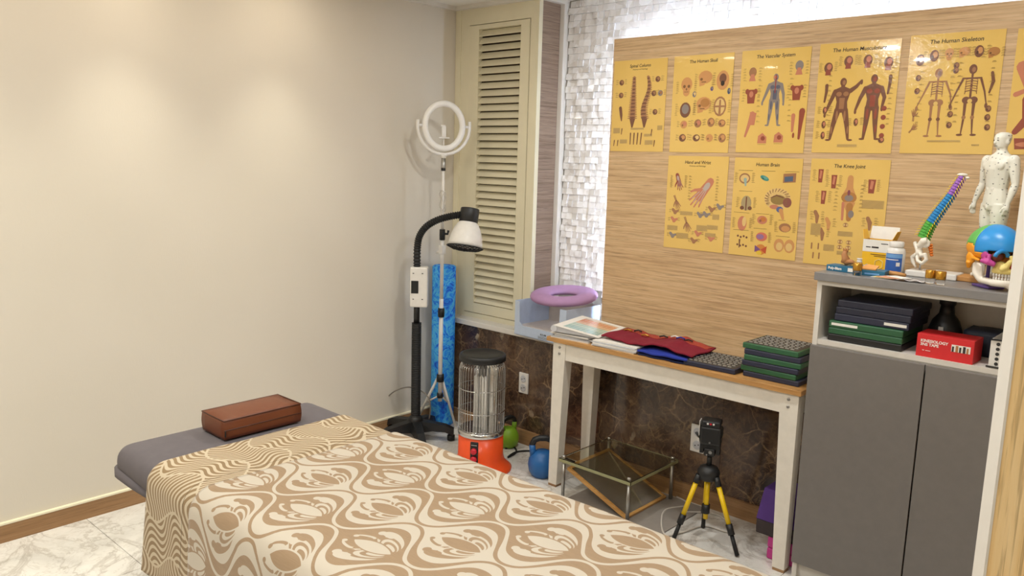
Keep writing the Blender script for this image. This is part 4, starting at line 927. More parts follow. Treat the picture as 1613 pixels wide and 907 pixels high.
# ------------------------------------------------------------------ cardboard box and ring cushion on the sill
f0, f1 = Vector((-2.905, 3.232, SILL)), Vector((-2.525, 3.208, SILL)); ang = math.atan2(f1.y-f0.y, f1.x-f0.x); wB = (f1-f0).length
cbx = thing('cardboard_box', 'pale blue open front cardboard box on the white sill', 'box', f0, ang)
D, Hh = .275, .190
mb = MB().box(0, wB, 0, D, 0, .004); mb.build('bottom', 'card_blue', cbx)
MB().box(0, wB, D-.004, D, .004, Hh).build('back_panel', 'card_in', cbx)
for a in (0, wB-.004): MB().box(a, a+.004, .004, D-.004, .004, Hh).build('side_panel', 'card_blue', cbx)
pts = [(0, 0), (wB, 0), (wB, Hh), (wB-.045, Hh), (wB-.05, .075), (wB-.07, .055), (.06, .055), (.038, .075), (.034, Hh-.006), (.02, Hh), (0, Hh)]
fp = MB().add([(x, 0, z) for x, z in pts]+[(x, .004, z) for x, z in pts], [tuple(range(11)), tuple(range(11, 22))[::-1]]+[(i, (i+11), (i+1) % 11+11, (i+1) % 11) for i in range(11)]); fp.build('front_panel', 'card_blue', cbx)
MB().box(.004, wB-.004, .004, D-.004, .004, .05).build('inner_tray', 'card_in', cbx)
text('box_lettering', 'KCLAR', .014, 'ink', cbx, (wB*.58, -.0006, .026), bold=.0004)
mb = MB()
for k in range(3): mb.box(wB*.48, wB*.48+.09-.012*k, -.0008, 0, .018-.005*k, .0195-.005*k)
mb.build('box_print', 'ink', cbx)
ring = thing('ring_cushion', 'lilac ring shaped face cushion resting on the cardboard box', 'cushion', (-2.668, 3.362, SILL+Hh+.0015), ang)
R = []
for k in range(48):
    a = 2*PI*k/48; R.append([((.124+.056*math.cos(b))*math.cos(a)*1.06, (.124+.056*math.cos(b))*math.sin(a)*.98, .025+(.025-.006*math.cos(b-PI))*math.sin(b)+.10*((.124+.056*math.cos(b))*math.sin(a)+.165)) for b in [2*PI*q/16 for q in range(16)]])
MB().rings(R, closed=True).build('padding', 'lilac_fabric', ring)

# ------------------------------------------------------------------ acrylic stool, framed mirror and panel under the table
ax_, bx_, ay_, by_ = -2.262, -1.850, 2.858, 3.262
at = thing('acrylic_stool', 'low clear acrylic table with four metal legs under the white table', 'acrylic table', ((ax_+bx_)/2, (ay_+by_)/2, .0061))
cx2, cy2 = (ax_+bx_)/2, (ay_+by_)/2
MB().box(ax_-cx2, bx_-cx2, ay_-cy2, by_-cy2, .182, .200, .003).build('top', 'acrylic', at)
mbe = MB()
for q in ((ax_-cx2-.0012, ax_-cx2-.0002, ay_-cy2+.003, by_-cy2-.003), (bx_-cx2+.0002, bx_-cx2+.0012, ay_-cy2+.003, by_-cy2-.003)): mbe.box(q[0], q[1], q[2], q[3], .184, .198)
for q in ((ax_-cx2+.003, bx_-cx2-.003, ay_-cy2-.0012, ay_-cy2-.0002), (ax_-cx2+.003, bx_-cx2-.003, by_-cy2+.0002, by_-cy2+.0012)): mbe.box(q[0], q[1], q[2], q[3], .184, .198)
mbe.build('polished_edge', 'acrylic_edge', at)
for sx in (-1, 1):
    for sy in (-1, 1):
        lx2, ly2 = sx*((bx_-ax_)/2-.020), sy*((by_-ay_)/2-.018)
        lg = MB().tube([(lx2, ly2, 0), (lx2, ly2, .1815)], .0085, 14).build('leg', 'steel', at)
        MB().lathe([(.0095, .2005), (.0095, .212), (.005, .214)], 14, (lx2, ly2, 0)).build('screw_cap', 'chrome', lg)
tag(MB().box(-2.225, -1.70, 2.835, 3.275, 0, .006, .001).build('floor_mat', 'grey_mat'), 'flat grey board lying on the floor under the acrylic table', 'mat')
mr = thing('framed_mirror', 'oak framed dark mirror leaning inside the acrylic table', 'mirror', (-1.885, 3.06, .012))
rl_ = .375; an = math.atan2(.150, rl_)
mm = Matrix.Rotation(an, 4, 'Y')
mh = .168
MB().box(-rl_+.012, -.012, -mh+.012, mh-.012, -.004, .003).xf(mm).build('glass', 'dark_mirror', mr)
for a in ((-rl_, -rl_+.014, -mh, mh), (-.014, 0, -mh, mh), (-rl_+.014, -.014, -mh, -mh+.014), (-rl_+.014, -.014, mh-.014, mh)): MB().box(*a, -.008, .008, .001).xf(mm).build('frame_rail', 'frame_wood', mr)

# ------------------------------------------------------------------ laser level on a yellow tripod
tx_, ty_ = -1.545, 2.985
tp = thing('laser_tripod', 'yellow legged mini tripod carrying a black laser level', 'tripod', (tx_, ty_, 0))
MB().lathe([(.030, .275), (.044, .285), (.048, .312), (.036, .334), (.014, .342)], 18).build('crown', 'black_plastic', tp)
MB().tube([(0, 0, .338), (0, 0, .385)], .0105, 12).build('neck', 'black_plastic', tp)
for px, py in ((1060, 853), (1161, 877), (1112, 822)):
    f_ = onz(px, py, 0)-Vector((tx_, ty_, 0)); f_.z = 0
    if px == 1112: f_ = Vector((-.06, .10, 0))
    d = f_.normalized(); top = d*.042+Vector((0, 0, .300)); f_.z = .006
    lg = MB().tube([top*.9+f_*.1, top*.36+f_*.64], .0105, 12).build('leg', 'yellow_paint', tp)
    MB().tube([top, top*.88+f_*.12], .0135, 12).build('hinge', 'black_plastic', lg)
    MB().tube([top*.40+f_*.60, top*.26+f_*.74], .0140, 12).build('leg_clamp', 'black_plastic', lg)
    MB().tube([top*.26+f_*.74, f_], [.0085, .0095], 10).build('leg_tip', 'black_rubber', lg)
MB().tube([(0, 0, .285), (0, 0, .10)], .0105, 12).build('centre_column', 'yellow_paint', tp)
MB().lathe([(.016, .125), (.016, .165)], 12).build('column_clamp', 'black_plastic', tp)
lz = thing('laser_level', 'black laser level head with round buttons on the yellow tripod', 'laser level', (tx_, ty_, .3855), math.radians(20))
mb = MB().box(-.044, .044, -.030, .030, .050, .132, .010); mb.box(-.040, .040, -.036, .030, .132, .160, .008); mb.box(-.046, .046, -.012, .030, .085, .125, .004); mb.build('housing', 'black_plastic', lz)
mb = MB().box(-.022, .022, -.024, .022, .001, .034, .004); mb.box(-.042, -.026, -.020, .020, .010, .060, .003); mb.box(.026, .042, -.020, .020, .010, .060, .003); mb.box(-.030, .030, -.018, .02, .030, .052, .003); mb.build('bracket', 'black_plastic', lz)
MB().box(-.0485, -.0465, -.022, .022, .062, .150).build('side_label', 'paper', lz)
for x_, mt_ in ((-.012, 'white_plastic'), (0, 'red_knob'), (.012, 'white_plastic')): MB().lathe([(.0045, 0), (.004, .002)], 12).xf(Matrix.Translation((x_, -.036, .147)) @ Matrix.Rotation(PI/2, 4, 'X')).build('button', mt_, lz)
for x_, z_, r_ in ((0, .064, .005), (.004, .020, .008), (-.010, .008, .004)): MB().lathe([(r_, 0), (r_*.9, .0025)], 14).xf(Matrix.Translation((x_, -.030 if z_ > .05 else -.024, z_)) @ Matrix.Rotation(PI/2, 4, 'X')).build('screw', 'chrome', lz)
MB().tube([(-.044, -.016, .075), (-.060, -.020, .098)], .006, 8).build('clamp_lever', 'black_plastic', lz)
cw = [onz(px, py, .006) for px, py in ((1066, 782), (1085, 795), (1050, 802), (1042, 820), (1048, 842), (1075, 838), (1110, 828), (1150, 838), (1142, 818), (1120, 808), (1080, 806))]
tag(MB().tube(smooth(cw), .0045, 6).build('power_cable', 'cable_white'), 'white cable looping on the floor around the yellow tripod', 'cable')

# ------------------------------------------------------------------ yoga blocks
for k in range(2):
    o = tag(MB().box(-.065, .065, -.082, .082, 0, .049, .008).build('yoga_block', 'pink_foam', None, (-1.217, 3.109, .0495*k)), ('lower' if k == 0 else 'upper')+' pink foam block behind the right table leg', 'foam block', 'pink foam blocks')
yb = thing('foam_wedge', 'dark purple and charcoal foam bolster standing on pink blocks', 'foam block', (-1.242, 3.109, .0995))
MB().box(-.092, .092, -.088, .088, 0, .062, .006).build('lower_half', 'charcoal_foam', yb)
MB().hexa([(-.092, -.088, .0625), (.092, -.088, .0625), (.092, .088, .0625), (-.092, .088, .0625)], [(-.078, -.060, .190), (.088, -.060, .190), (.088, .086, .190), (-.078, .086, .190)]).build('upper_half', 'purple_foam', yb)

# ------------------------------------------------------------------ cabinet
cx0, cx1, cy0, cy1, ct = -1.142, -.338, 2.955, 3.275, 1.222
kb = thing('storage_cabinet', 'white cabinet with two grey doors and open shelf', 'cabinet', ((cx0+cx1)/2, (cy0+cy1)/2, 0))
CX, CY = (cx0+cx1)/2, (cy0+cy1)/2; a0, a1, b0, b1 = cx0-CX, cx1-CX, cy0-CY, cy1-CY
sh = .968
for q in (a0, a1-.018): MB().box(q, q+.018, b0, b1, 0, ct-.030).build('side_panel', 'cab_white', kb)
MB().box(a0+.018, a1-.018, b0+.0, b1, ct-.048, ct-.030).build('top_rail', 'cab_white', kb)
MB().box(a0-.008, a1+.008, b0-.018, b1, ct-.030, ct, .002).build('top_panel', 'cab_top_grey', kb)
MB().box(a0+.018, a1-.018, b0+.002, b1, sh-.018, sh).build('shelf', 'cab_white', kb)
MB().box(a0+.018, a1-.018, b0+.006, b0+.022, sh-.050, sh-.018).build('front_rail', 'cab_white', kb)
MB().box(a0+.018, a1-.018, b1-.006, b1, .07, ct-.048).build('back_panel', 'cab_white', kb)
MB().box(a0+.018, a1-.018, b0+.02, b0+.036, 0, .075).build('plinth', 'cab_white', kb)
MB().box(a0+.018, a1-.018, b0+.022, b1-.006, .075, .093).build('floor_panel', 'cab_white', kb)
for q0, q1 in ((a0+.001, -.0025), (.0025, a1-.001)): MB().box(q0, q1, b0-.018, b0-.001, .072, sh-.022, .0012).build('door', 'cab_grey', kb)
# inside the shelf
def shelftray(mt, c, w_, d, h, label, strip, rz=0):
    o = thing('needle_tray', label, 'tray', c, rz, 'trays on the cabinet shelf')
    MB().box(0, w_, 0, d, 0, h, .004).build('body', mt, o)
    if strip: MB().box(w_*strip[0], w_*strip[1], -.0012, 0, h*.35, h*.72).build('label_strip', 'paper', o)
zz = sh
for mt, lb, st, h_ in (('black_plastic', 'lowest black tray on the cabinet shelf', None, .026), ('green_plastic', 'lower green tray on the cabinet shelf', None, .024), ('green_plastic', 'green tray with white label strip on the cabinet shelf', (.04, .40), .026)):
    shelftray(mt, (cx0+.048, 2.975, zz), .262, .24, h_-.0004, lb, st); zz += h_
for k, (mt, lb, st, h_) in enumerate((('navy_plastic', 'navy tray with white label strip on the cabinet shelf', (.68, .97), .028), ('navy_plastic', 'plain navy tray above the labelled one on the shelf', None, .026), ('navy_plastic', 'topmost dark navy tray on the cabinet shelf', None, .026))):
    shelftray(mt, (cx0+.062+.004*k, 2.985, zz), .262, .23, h_-.0004, lb, st); zz += h_
p = ony(1443, 545, 2.965)
kx = thing('tape_box', 'red carton lettered KINESIOLOGY 3NS TAPE on the shelf', 'box', (p.x, 2.968, sh), -.02)
kw, kh = .178, .080
MB().box(0, kw, 0, .11, 0, kh, .001).build('carton', 'red_box', kx)
text('lettering', 'KINESIOLOGY', .0136, 'white_ink', kx, (.012, -.0006, .052), align='LEFT', bold=.0004)
text('lettering', '3NS TAPE', .0136, 'white_ink', kx, (.012, -.0006, .0395), align='LEFT', bold=.0004)
mb = MB(); mb.box(.02, .026, -.0008, 0, .022, .024); mb.box(.03, .046, -.0008, 0, .022, .0235); mb.build('small_print', 'white_ink', kx)
MB().box(.110, .168, -.0008, 0, .034, .058).build('picture_panel', 'paper', kx)
for k in range(5): MB().box(.112+k*.0112, .118+k*.0112+.002*(k % 2), -.0014, -.0008, .034, .052+.004*(k % 2)).build('picture', ('charcoal_foam', 'tan_wood_dark', 'hole_dark', 'charcoal_foam', 'tan_wood_dark')[k], kx)
bt = thing('dark_bottle', 'dark rounded bottle at the back of the shelf behind the carton', 'bottle', (-.752, 3.19, sh))
MB().lathe([(.045, 0), (.055, .01), (.058, .06), (.045, .10), (.026, .125), (.022, .155), (.028, .16), (.028, .18)], 24).build('body', 'black_plastic', bt)
MB().box(-.008, .008, -.060, -.054, .068, .083).build('badge', 'white_plastic', bt)
p = ony(1548, 545, 2.99)
bg = thing('dark_pouch', 'dark navy zip pouch with orange pull on the shelf', 'pouch', (-.612, 3.196, sh))
pbox(.13, .13, 0, .085, 0).build('body', 'dark_bag', bg)
MB().tube([(.030, -.072, .070), (.034, -.075, .045), (.042, -.073, .018)], .005, 8).build('zip_pull', 'orange_pull', bg)
p0_ = ony(1557, 559, 2.965)
bk = thing('perforated_basket', 'white basket with round holes at the right of the shelf', 'basket', (p0_.x+.002, 2.968, sh), -.0)
bw, bh = .15, .096
MB().box(0, bw, 0, .16, 0, .004).build('floor', 'white_plastic', bk)
for q in ((0, bw, 0, .004), (0, bw, .156, .16), (0, .004, .004, .156), (bw-.004, bw, .004, .156)): MB().box(*q, .004, bh).build('wall', 'white_plastic', bk)
for i in range(6):
    for j in range(5): MB().lathe([(.0058, 0), (.0058, .0008)], 12).xf(Matrix.Translation((.022+i*.0205, -.0002, .016+j*.0165)) @ Matrix.Rotation(PI/2, 4, 'X')).build('hole', 'hole_dark', bk)
MB().tube([(-.006, -.004, .001+.004), (bw, -.006, .005)], .003, 6).build('lower_band', 'black_plastic', bk)
MB().tube([(0, -.003, bh), (bw, -.003, bh+.002)], .003, 6).build('upper_band', 'black_plastic', bk)
tag(pbox(.11, .09, 0, .12, 0).build('dark_pouch', 'black_plastic', None, (-.42, 3.21, sh)), 'black folded bag lying behind the perforated basket', 'pouch')

# ------------------------------------------------------------------ on top of the cabinet
T = ct+.0005
def at_top(px, py): return onz(px, py, T)
p = at_top(1374, 411)
yx = thing('yellow_carton', 'opened yellow and white medicine carton standing on the cabinet', 'carton', (-1.075, 3.205, T), -.06)
cw_, cd_, chh = .105, .060, .115
for q in ((0, cw_, 0, .0015), (0, cw_, cd_-.0015, cd_)): MB().box(*q, 0, chh).build('panel', 'box_yellow', yx)
for q in ((0, .0015, .0015, cd_-.0015), (cw_-.0015, cw_, .0015, cd_-.0015)): MB().box(*q, 0, chh).build('side_panel', 'box_kraft', yx)
MB().box(.0015, cw_-.0015, .0015, cd_-.0015, 0, .002).build('base', 'box_yellow', yx)
MB().hexa([(0, cd_-.0015, chh), (cw_, cd_-.0015, chh), (cw_, cd_, chh), (0, cd_, chh)], [(.0, cd_+.012, chh+.048), (cw_, cd_+.012, chh+.048), (cw_, cd_+.0135, chh+.048), (.0, cd_+.0135, chh+.048)]).build('rear_flap', 'paper', yx)
for s_ in (0, 1):
    x_ = cw_ if s_ else 0; d = 1 if s_ else -1
    MB().hexa([(x_-.0015, .004, chh), (x_, .004, chh), (x_, cd_-.004, chh), (x_-.0015, cd_-.004, chh)], [(x_+d*.012-.0015, .02, chh+.035), (x_+d*.012, .02, chh+.035), (x_+d*.012, cd_-.004, chh+.035), (x_+d*.012-.0015, cd_-.004, chh+.035)]).build('side_flap', 'box_yellow', yx)
MB().box(.0, cw_, -.0008, 0, .068, chh).build('white_label', 'paper', yx)
mb = MB(); mb.box(.012, .030, -.0014, -.0008, .084, .0875); mb.box(.034, .060, -.0014, -.0008, .083, .089); mb.box(.068, .094, -.0014, -.0008, .100, .103); mb.box(.032, .094, -.0014, 0, .058, .060); mb.box(.045, .094, -.0014, 0, .052, .0535); mb.build('print', 'paper_grey' if False else 'ink', yx)
sh_ = [(.052, .012), (.066, .004), (.080, .012), (.080, .034), (.066, .042), (.052, .034)]
MB().tube([(x, -.0012, z) for x, z in sh_], .0016, 5, True).build('shield_mark', 'yellow_card', yx)
p = at_top(1407, 424)
sb = thing('supplement_bottle', 'white supplement bottle with blue label on the cabinet', 'bottle', (-.937, 3.155, T), .0)
MB().lathe([(.030, 0), (.033, .004), (.033, .080), (.030, .092), (.022, .097), (.022, .100)], 28).build('body', 'white_plastic', sb)
prof = [(.0245, .099), (.0255, .101), (.0255, .117), (.023, .119)]; MB().lathe(prof, 28).build('cap', 'white_plastic', sb)
def arcband(r, a0_, a1_, z0, z1, n=14):
    A = [a0_+(a1_-a0_)*k/n for k in range(n+1)]
    return MB().add([(r*math.cos(a), r*math.sin(a), z) for z in (z0, z1) for a in A], [(k, k+1, k+n+2, k+n+1) for k in range(n)], True)
va = math.atan2(-3.155, .937)
arcband(.0333, va-1.3, va+.75, .010, .076).build('label', 'label_blue', sb)
arcband(.0336, va-1.3, va+.75, .060, .074).build('label_band', 'label_light', sb)
arcband(.0337, va-1.2, va+.3, .052, .055).build('label_line', 'white_ink', sb)
arcband(.0337, va+.1, va+.5, .030, .044, 6).build('label_seal', 'white_ink', sb)
# --- spine model
sy_ = 3.165
bp = onz(1447, 433, T+.02)
sm = thing('spine_model', 'coloured flexible spine model with white pelvis on a stand', 'anatomy model', (bp.x, sy_, T))
def SP(px, py): return ony(px, py, sy_)-Vector((bp.x, sy_, T))
q0, q1 = SP(1392, 440), SP(1484, 440)
MB().box(-.075, .095, -.045, .060, 0, .022, .004).build('stand_plate', 'white_plastic', sm)
pv = SP(1450, 395)
MB().tube([(pv.x+.004, 0, .020), (pv.x+.004, 0, pv.z-.02)], .0035, 10).build('stand_rod', 'rod', sm)
# pelvis: merged blobs remeshed into one bone
pxm = (SP(1460, 395)-SP(1450, 395)).x/10*.82
def V3(px, py, dy): q = SP(px, py); return Vector((q.x, dy, q.z))
mb = MB()
mb.tube([V3(1450, 388, -.012), V3(1458, 379, -.022), V3(1464, 377, -.024)], [7*pxm, 8*pxm, 6*pxm], 10); mb.ball(V3(1461, 383, -.020), (9*pxm, 4*pxm, 10*pxm))
mb.tube([V3(1448, 396, -.004), V3(1441, 385, .012), V3(1439, 381, .014)], [6*pxm, 5*pxm, 4*pxm], 10); mb.ball(V3(1449, 397, -.008), (8*pxm, 7*pxm, 9*pxm))
mb.tube([V3(1444, 400, .004), V3(1436, 405, .008), V3(1437, 412, .006), V3(1443, 421, .0)], [5*pxm, 5*pxm, 4.5*pxm, 2.2*pxm], 10)
mb.tube([V3(1452, 402, -.02), V3(1461, 400, -.028), V3(1463, 408, -.03), V3(1456, 414, -.03), V3(1448, 410, -.02), V3(1446, 403, -.012)], [5*pxm, 5*pxm, 4.5*pxm, 4*pxm, 4*pxm, 4*pxm], 10)
po = mb.build('pelvis', 'bone', sm); md = po.modifiers.new('fuse', 'REMESH'); md.mode = 'VOXEL'; md.voxel_size = .0026; md.use_smooth_shade = True; md = po.modifiers.new('soft', 'SMOOTH'); md.iterations = 4
mb = MB()
for k in range(5): mb.ball(V3(1464+k*.6, 386+4*k, .008), ((6-.6*k)*pxm, .010, 3*pxm), 10, 6)
mb.tube([V3(1463, 384, .008), V3(1466, 403, .008)], 2.5*pxm, 8); mb.build('sacrum', 'sp_orange', sm)
ctl = [SP(*q) for q in ((1453, 374), (1462, 356), (1478, 333), (1496, 309), (1507, 291), (1516, 277))]
cur = []
for i in range(len(ctl)-1):
    p = [ctl[max(0, min(len(ctl)-1, i+d))] for d in (-1, 0, 1, 2)]
    for s_ in range(10): t_ = s_/10; cur.append(.5*((2*p[1])+(-p[0]+p[2])*t_+(2*p[0]-5*p[1]+4*p[2]-p[3])*t_*t_+(-p[0]+3*p[1]-3*p[2]+p[3])*t_**3))
cur.append(ctl[-1])
cl = [0]
for a, b in zip(cur, cur[1:]): cl.append(cl[-1]+(b-a).length)
def along(d):
    for i in range(len(cl)-1):
        if cl[i+1] >= d: f_ = (d-cl[i])/(cl[i+1]-cl[i]); return cur[i].lerp(cur[i+1], f_), (cur[i+1]-cur[i]).normalized()
    return cur[-1], (cur[-1]-cur[-2]).normalized()
nvb = 24
for k in range(nvb):
    f_ = (k+.5)/nvb; pos, tg = along(cl[-1]*f_)
    rr = .0195*(1-.42*f_); hgt = cl[-1]/nvb*.44
    mt = 'sp_green' if k < 6 else 'sp_blue' if k < 17 else 'sp_purple'
    zax = tg; yax = Vector((0, 1, 0)); xax = yax.cross(zax).normalized()
    mtx = Matrix((xax, zax.cross(xax), zax)).transposed().to_4x4(); mtx.translation = pos
    mb = MB().lathe([(rr*.9, -hgt), (rr*.98, -hgt*.6), (rr*.82, 0), (rr*.98, hgt*.6), (rr*.9, hgt)], 14)
    mb.tube([(rr*.6, 0, 0), (rr*1.2, 0, -hgt*.4), (rr*1.5, 0, -hgt*1.0)], [rr*.30, rr*.22, rr*.12], 6); mb.tube([(rr*.7, -rr*1.3, 0), (rr*.7, rr*1.3, 0)], rr*.2, 6)
    vo = mb.xf(mtx).build('vertebra', mt, sm)
    MB().tube([(rr*.7, -rr*.5, hgt*.8), (rr*.9, -rr*1.2, hgt*.3), (rr*1.2, -rr*1.5, -hgt*.6)], .0015, 5).xf(mtx).build('nerve', 'sp_yellow', vo)
    MB().tube([(-rr*.7, -rr*.5, hgt*.8), (-rr*1.1, -rr*.9, hgt*.3), (-rr*1.3, -rr*.9, -hgt*.6)], .0013, 5).xf(mtx).build('nerve', 'sp_yellow', vo)
tp_, tg = along(cl[-1])
mb = MB().ball(tp_+Vector((0, 0, .004)), (.018, .013, .006), 12, 6); mb.ball(tp_+Vector((.016, 0, -.006)), (.008, .007, .005), 10, 6); mb.build('skull_plate', 'bone', sm)
# --- acupuncture figure
fy = 3.185
fb = ony(1553, 440, fy); F0 = Vector((fb.x+.0, fy, T))
mn = thing('acupuncture_figure', 'white standing male acupuncture figure covered with dotted points', 'figure', F0)
hz = ony(1562, 208, fy).z-T            # top of the head above the cabinet
bs_ = MB().box(-.085, .075, -.050, .050, 0, .018, .003); bs_.build('wooden_base', 'tan_wood', mn)
u = (hz-.018)/7.6
Rz = Matrix.Rotation(math.radians(-42), 4, 'Z')
mb = MB()
def loft(pts):                          # (x, y, z, rx, ry) rings
    n = 16; mb.rings([[(x+rx*math.cos(2*PI*i/n), y+ry*math.sin(2*PI*i/n), z) for i in range(n)] for x, y, z, rx, ry in pts])
U = lambda *r: [tuple(v*u for v in q) for q in r]
loft(U((0, 0, 3.55, .55, .40), (0, 0, 3.8, .78, .50), (0, 0, 4.2, .74, .48), (0, -.02, 4.7, .64, .42), (0, -.03, 5.2, .74, .46), (0, -.04, 5.7, .88, .54), (0, -.02, 6.1, .95, .52), (0, 0, 6.35, .80, .40), (0, .02, 6.5, .42, .32), (0, .02, 6.65, .25, .25)))
loft(U((0, .02, 6.4, .26, .27), (0, 0, 6.95, .235, .25)))
loft(U((0, -.10, 6.72, .12, .12), (0, -.07, 6.82, .27, .28), (0, -.02, 7.05, .33, .39), (0, 0, 7.3, .36, .44), (0, .02, 7.48, .33, .40), (0, .03, 7.59, .16, .20)))
mb.ball((0, -.44*u, 7.06*u), (.06*u, .08*u, .10*u), 8, 6)
for s_ in (-1, 1):
    mb.ball((s_*.36*u, .04*u, 7.1*u), (.05*u, .10*u, .16*u), 8, 6)
    mb.ball((s_*.40*u, -.38*u, 5.88*u), (.42*u, .15*u, .28*u), 12, 8)
    for k in range(3): mb.ball((s_*.17*u, -.36*u, (5.25-.30*k)*u), (.16*u, .10*u, .14*u), 8, 6)
    loft(U((s_*.40, .02, 3.9, .44, .44), (s_*.42, 0, 3.4, .44, .44), (s_*.42, -.02, 2.8, .37, .38), (s_*.41, -.02, 2.2, .26, .29), (s_*.41, .0, 1.95, .24, .27), (s_*.42, .06, 1.5, .27, .31), (s_*.42, .04, 1.0, .20, .22), (s_*.42, .03, .5, .14, .15), (s_*.42, .02, .25, .15, .18)))
    mb.tube([Vector((s_*.42*u, .14*u, .16*u)), Vector((s_*.45*u, -.2*u, .13*u)), Vector((s_*.50*u, -.55*u, .08*u))], [.14*u, .14*u, .09*u], 10)
    mb.ball((s_*.98*u, 0, 6.12*u), (.30*u, .30*u, .32*u), 12, 8)
    sh2, el, wr_ = Vector((s_*1.02*u, 0, 6.1*u)), Vector((s_*1.22*u, .06*u, 4.95*u)), Vector((s_*(1.34 if s_ < 0 else 1.20)*u, -.22*u, 3.98*u))
    mb.tube([sh2, sh2.lerp(el, .5), el, el.lerp(wr_, .35), wr_], [.27*u, .25*u, .185*u, .195*u, .12*u], 12)
    hnd = wr_+Vector((0, -.04*u, -.26*u)); mb.tube([wr_, hnd, hnd+Vector((0, -.02*u, -.12*u))], [.11*u, .15*u, .13*u], 10)
    for k in range(4): mb.tube([hnd+Vector((0, (-.13+.085*k)*u, -.1*u)), hnd+Vector((-s_*.03*u, (-.15+.085*k)*u, -.32*u)), hnd+Vector((-s_*.09*u, (-.15+.085*k)*u, (-.47+.05*abs(k-1.5))*u))], [.055*u, .05*u, .035*u], 7)
    mb.tube([hnd+Vector((0, -.12*u, .08*u)), hnd+Vector((-s_*.06*u, -.24*u, -.08*u)), hnd+Vector((-s_*.08*u, -.26*u, -.22*u))], [.055*u, .05*u, .035*u], 7)
mb.ball((0, -.40*u, 3.72*u), (.13*u, .14*u, .18*u), 10, 6)
mb.xf(Matrix.Translation((0, 0, .018)) @ Rz)
fo = mb.build('body', 'marked_body', mn)
md = fo.modifiers.new('fuse', 'REMESH'); md.mode = 'VOXEL'; md.voxel_size = .0024; md.use_smooth_shade = True
md = fo.modifiers.new('soft', 'SMOOTH'); md.iterations = 4
fe = MB()
for s_ in (-1, 1): fe.ball((s_*.14*u, -.385*u, 7.17*u), (.07*u, .02*u, .028*u), 8, 5)
fe.box(-.11*u, .11*u, -.405*u, -.37*u, 6.875*u, 6.895*u)
fe.xf(Matrix.Translation((0, 0, .018)) @ Rz).build('face_marks', 'hole_dark', mn)
# --- painted skull
ks = onz(1568, 452, T); KC = Vector((ony(1564, 420, 3.045).x, 3.045, T))
sk = thing('skull_model', 'multicoloured teaching skull facing right at the cabinet end', 'anatomy model', KC, math.radians(-42))
# local axes: +x is the way the face looks; cranium is a deformed sphere cut into bones
def cran(a, b):                         # a azimuth from face, b elevation
    cz = math.sin(b); r = math.cos(b); x = r*math.cos(a); y = r*math.sin(a)
    X_ = x*(.094 if x > 0 else .102); Y_ = y*.074*(1-.10*max(0, x)); Z_ = cz*(.078 if cz > 0 else .060)
    return Vector((X_, Y_, .135+Z_))
nA, nB = 72, 40
bones = {'frontal_bone': MB(), 'parietal_bone': MB(), 'temporal_bone': MB(), 'occipital_bone': MB()}
bmats = {'frontal_bone': 'sk_blue', 'parietal_bone': 'sk_green', 'temporal_bone': 'sk_orange', 'occipital_bone': 'sk_purple'}
for i in range(nA):
    for j in range(nB):
        a = -PI+2*PI*(i+.5)/nA; b = -PI/2+PI*(j+.5)/nB; c_ = cran(a, b)-Vector((0, 0, .135)); aa = abs(a)
        if c_.x > .045 and c_.z < -.004: continue
        if c_.z < -.035 and c_.x > -.02: continue
        if (c_.x > -.002+ .20*abs(c_.z-.02)*0 and c_.z > -.012) or (c_.x > .05): nm_ = 'frontal_bone'
        elif c_.z < .012-.02*((c_.x+.03)/.05)**2 and abs(c_.y) > .028 and c_.x > -.078: nm_ = 'temporal_bone'
        elif (c_.z < -.022 and c_.x < -.045) or (c_.x < -.088 and c_.z < 0): nm_ = 'occipital_bone'
        else: nm_ = 'parietal_bone'
        A0, A1, B0, B1 = -PI+2*PI*i/nA, -PI+2*PI*(i+1)/nA, -PI/2+PI*j/nB, -PI/2+PI*(j+1)/nB
        bones[nm_].add([cran(A0, B0), cran(A1, B0), cran(A1, B1), cran(A0, B1)], [(0, 1, 2, 3)], True)
for nm_, mb in bones.items():
    bm = bmesh.new(); me_ = None
    o = mb.build(nm_, bmats[nm_], sk); bm.from_mesh(o.data); bmesh.ops.remove_doubles(bm, verts=bm.verts, dist=.0002); bm.to_mesh(o.data); bm.free()
    md = o.modifiers.new('shell', 'SOLIDIFY'); md.thickness = .005; md.offset = -1
def fuse(mb, name, mat, vox=.0026, it=4):
    o = mb.build(name, mat, sk); md = o.modifiers.new('fuse', 'REMESH'); md.mode = 'VOXEL'; md.voxel_size = vox; md.use_smooth_shade = True; md = o.modifiers.new('soft', 'SMOOTH'); md.iterations = it; return o
for s_ in (-1, 1):
    mb = MB().ball((-.028, s_*.062, .098), (.022, .010, .022), 12, 8); mb.tube([(-.028, s_*.066, .085), (-.032, s_*.064, .062)], [.012, .006], 8); mb.tube([(-.01, s_*.070, .100), (.030, s_*.072, .096)], [.006, .005], 8); fuse(mb, 'mastoid', 'sk_orange')
    mb = MB().tube([(.035, s_*.072, .097), (.056, s_*.062, .094), (.070, s_*.045, .086)], [.007, .011, .009], 8); mb.tube([(.056, s_*.062, .094), (.056, s_*.058, .120)], [.008, .006], 8); mb.ball((.030, s_*.058, .118), (.018, .008, .020), 10, 8); fuse(mb, 'cheek_bone', 'sk_magenta')
    ob_ = MB().tube([(.078+.004*math.cos(t_), s_*.034+.022*math.sin(t_), .112+.020*math.cos(t_)) for t_ in [-1.5+3.0*k/14 for k in range(15)]], .0065, 8); ob_.build('eye_rim', 'sk_blue', sk)
    MB().ball((.058, s_*.033, .112), (.016, .019, .017), 12, 8).build('eye_socket', 'sk_dark', sk)
mb = MB().tube([(.092, .012, .100), (.088, .020, .080), (.080, .034, .070)], [.008, .010, .009], 8); mb.tube([(.092, -.012, .100), (.088, -.020, .080), (.080, -.034, .070)], [.008, .010, .009], 8)
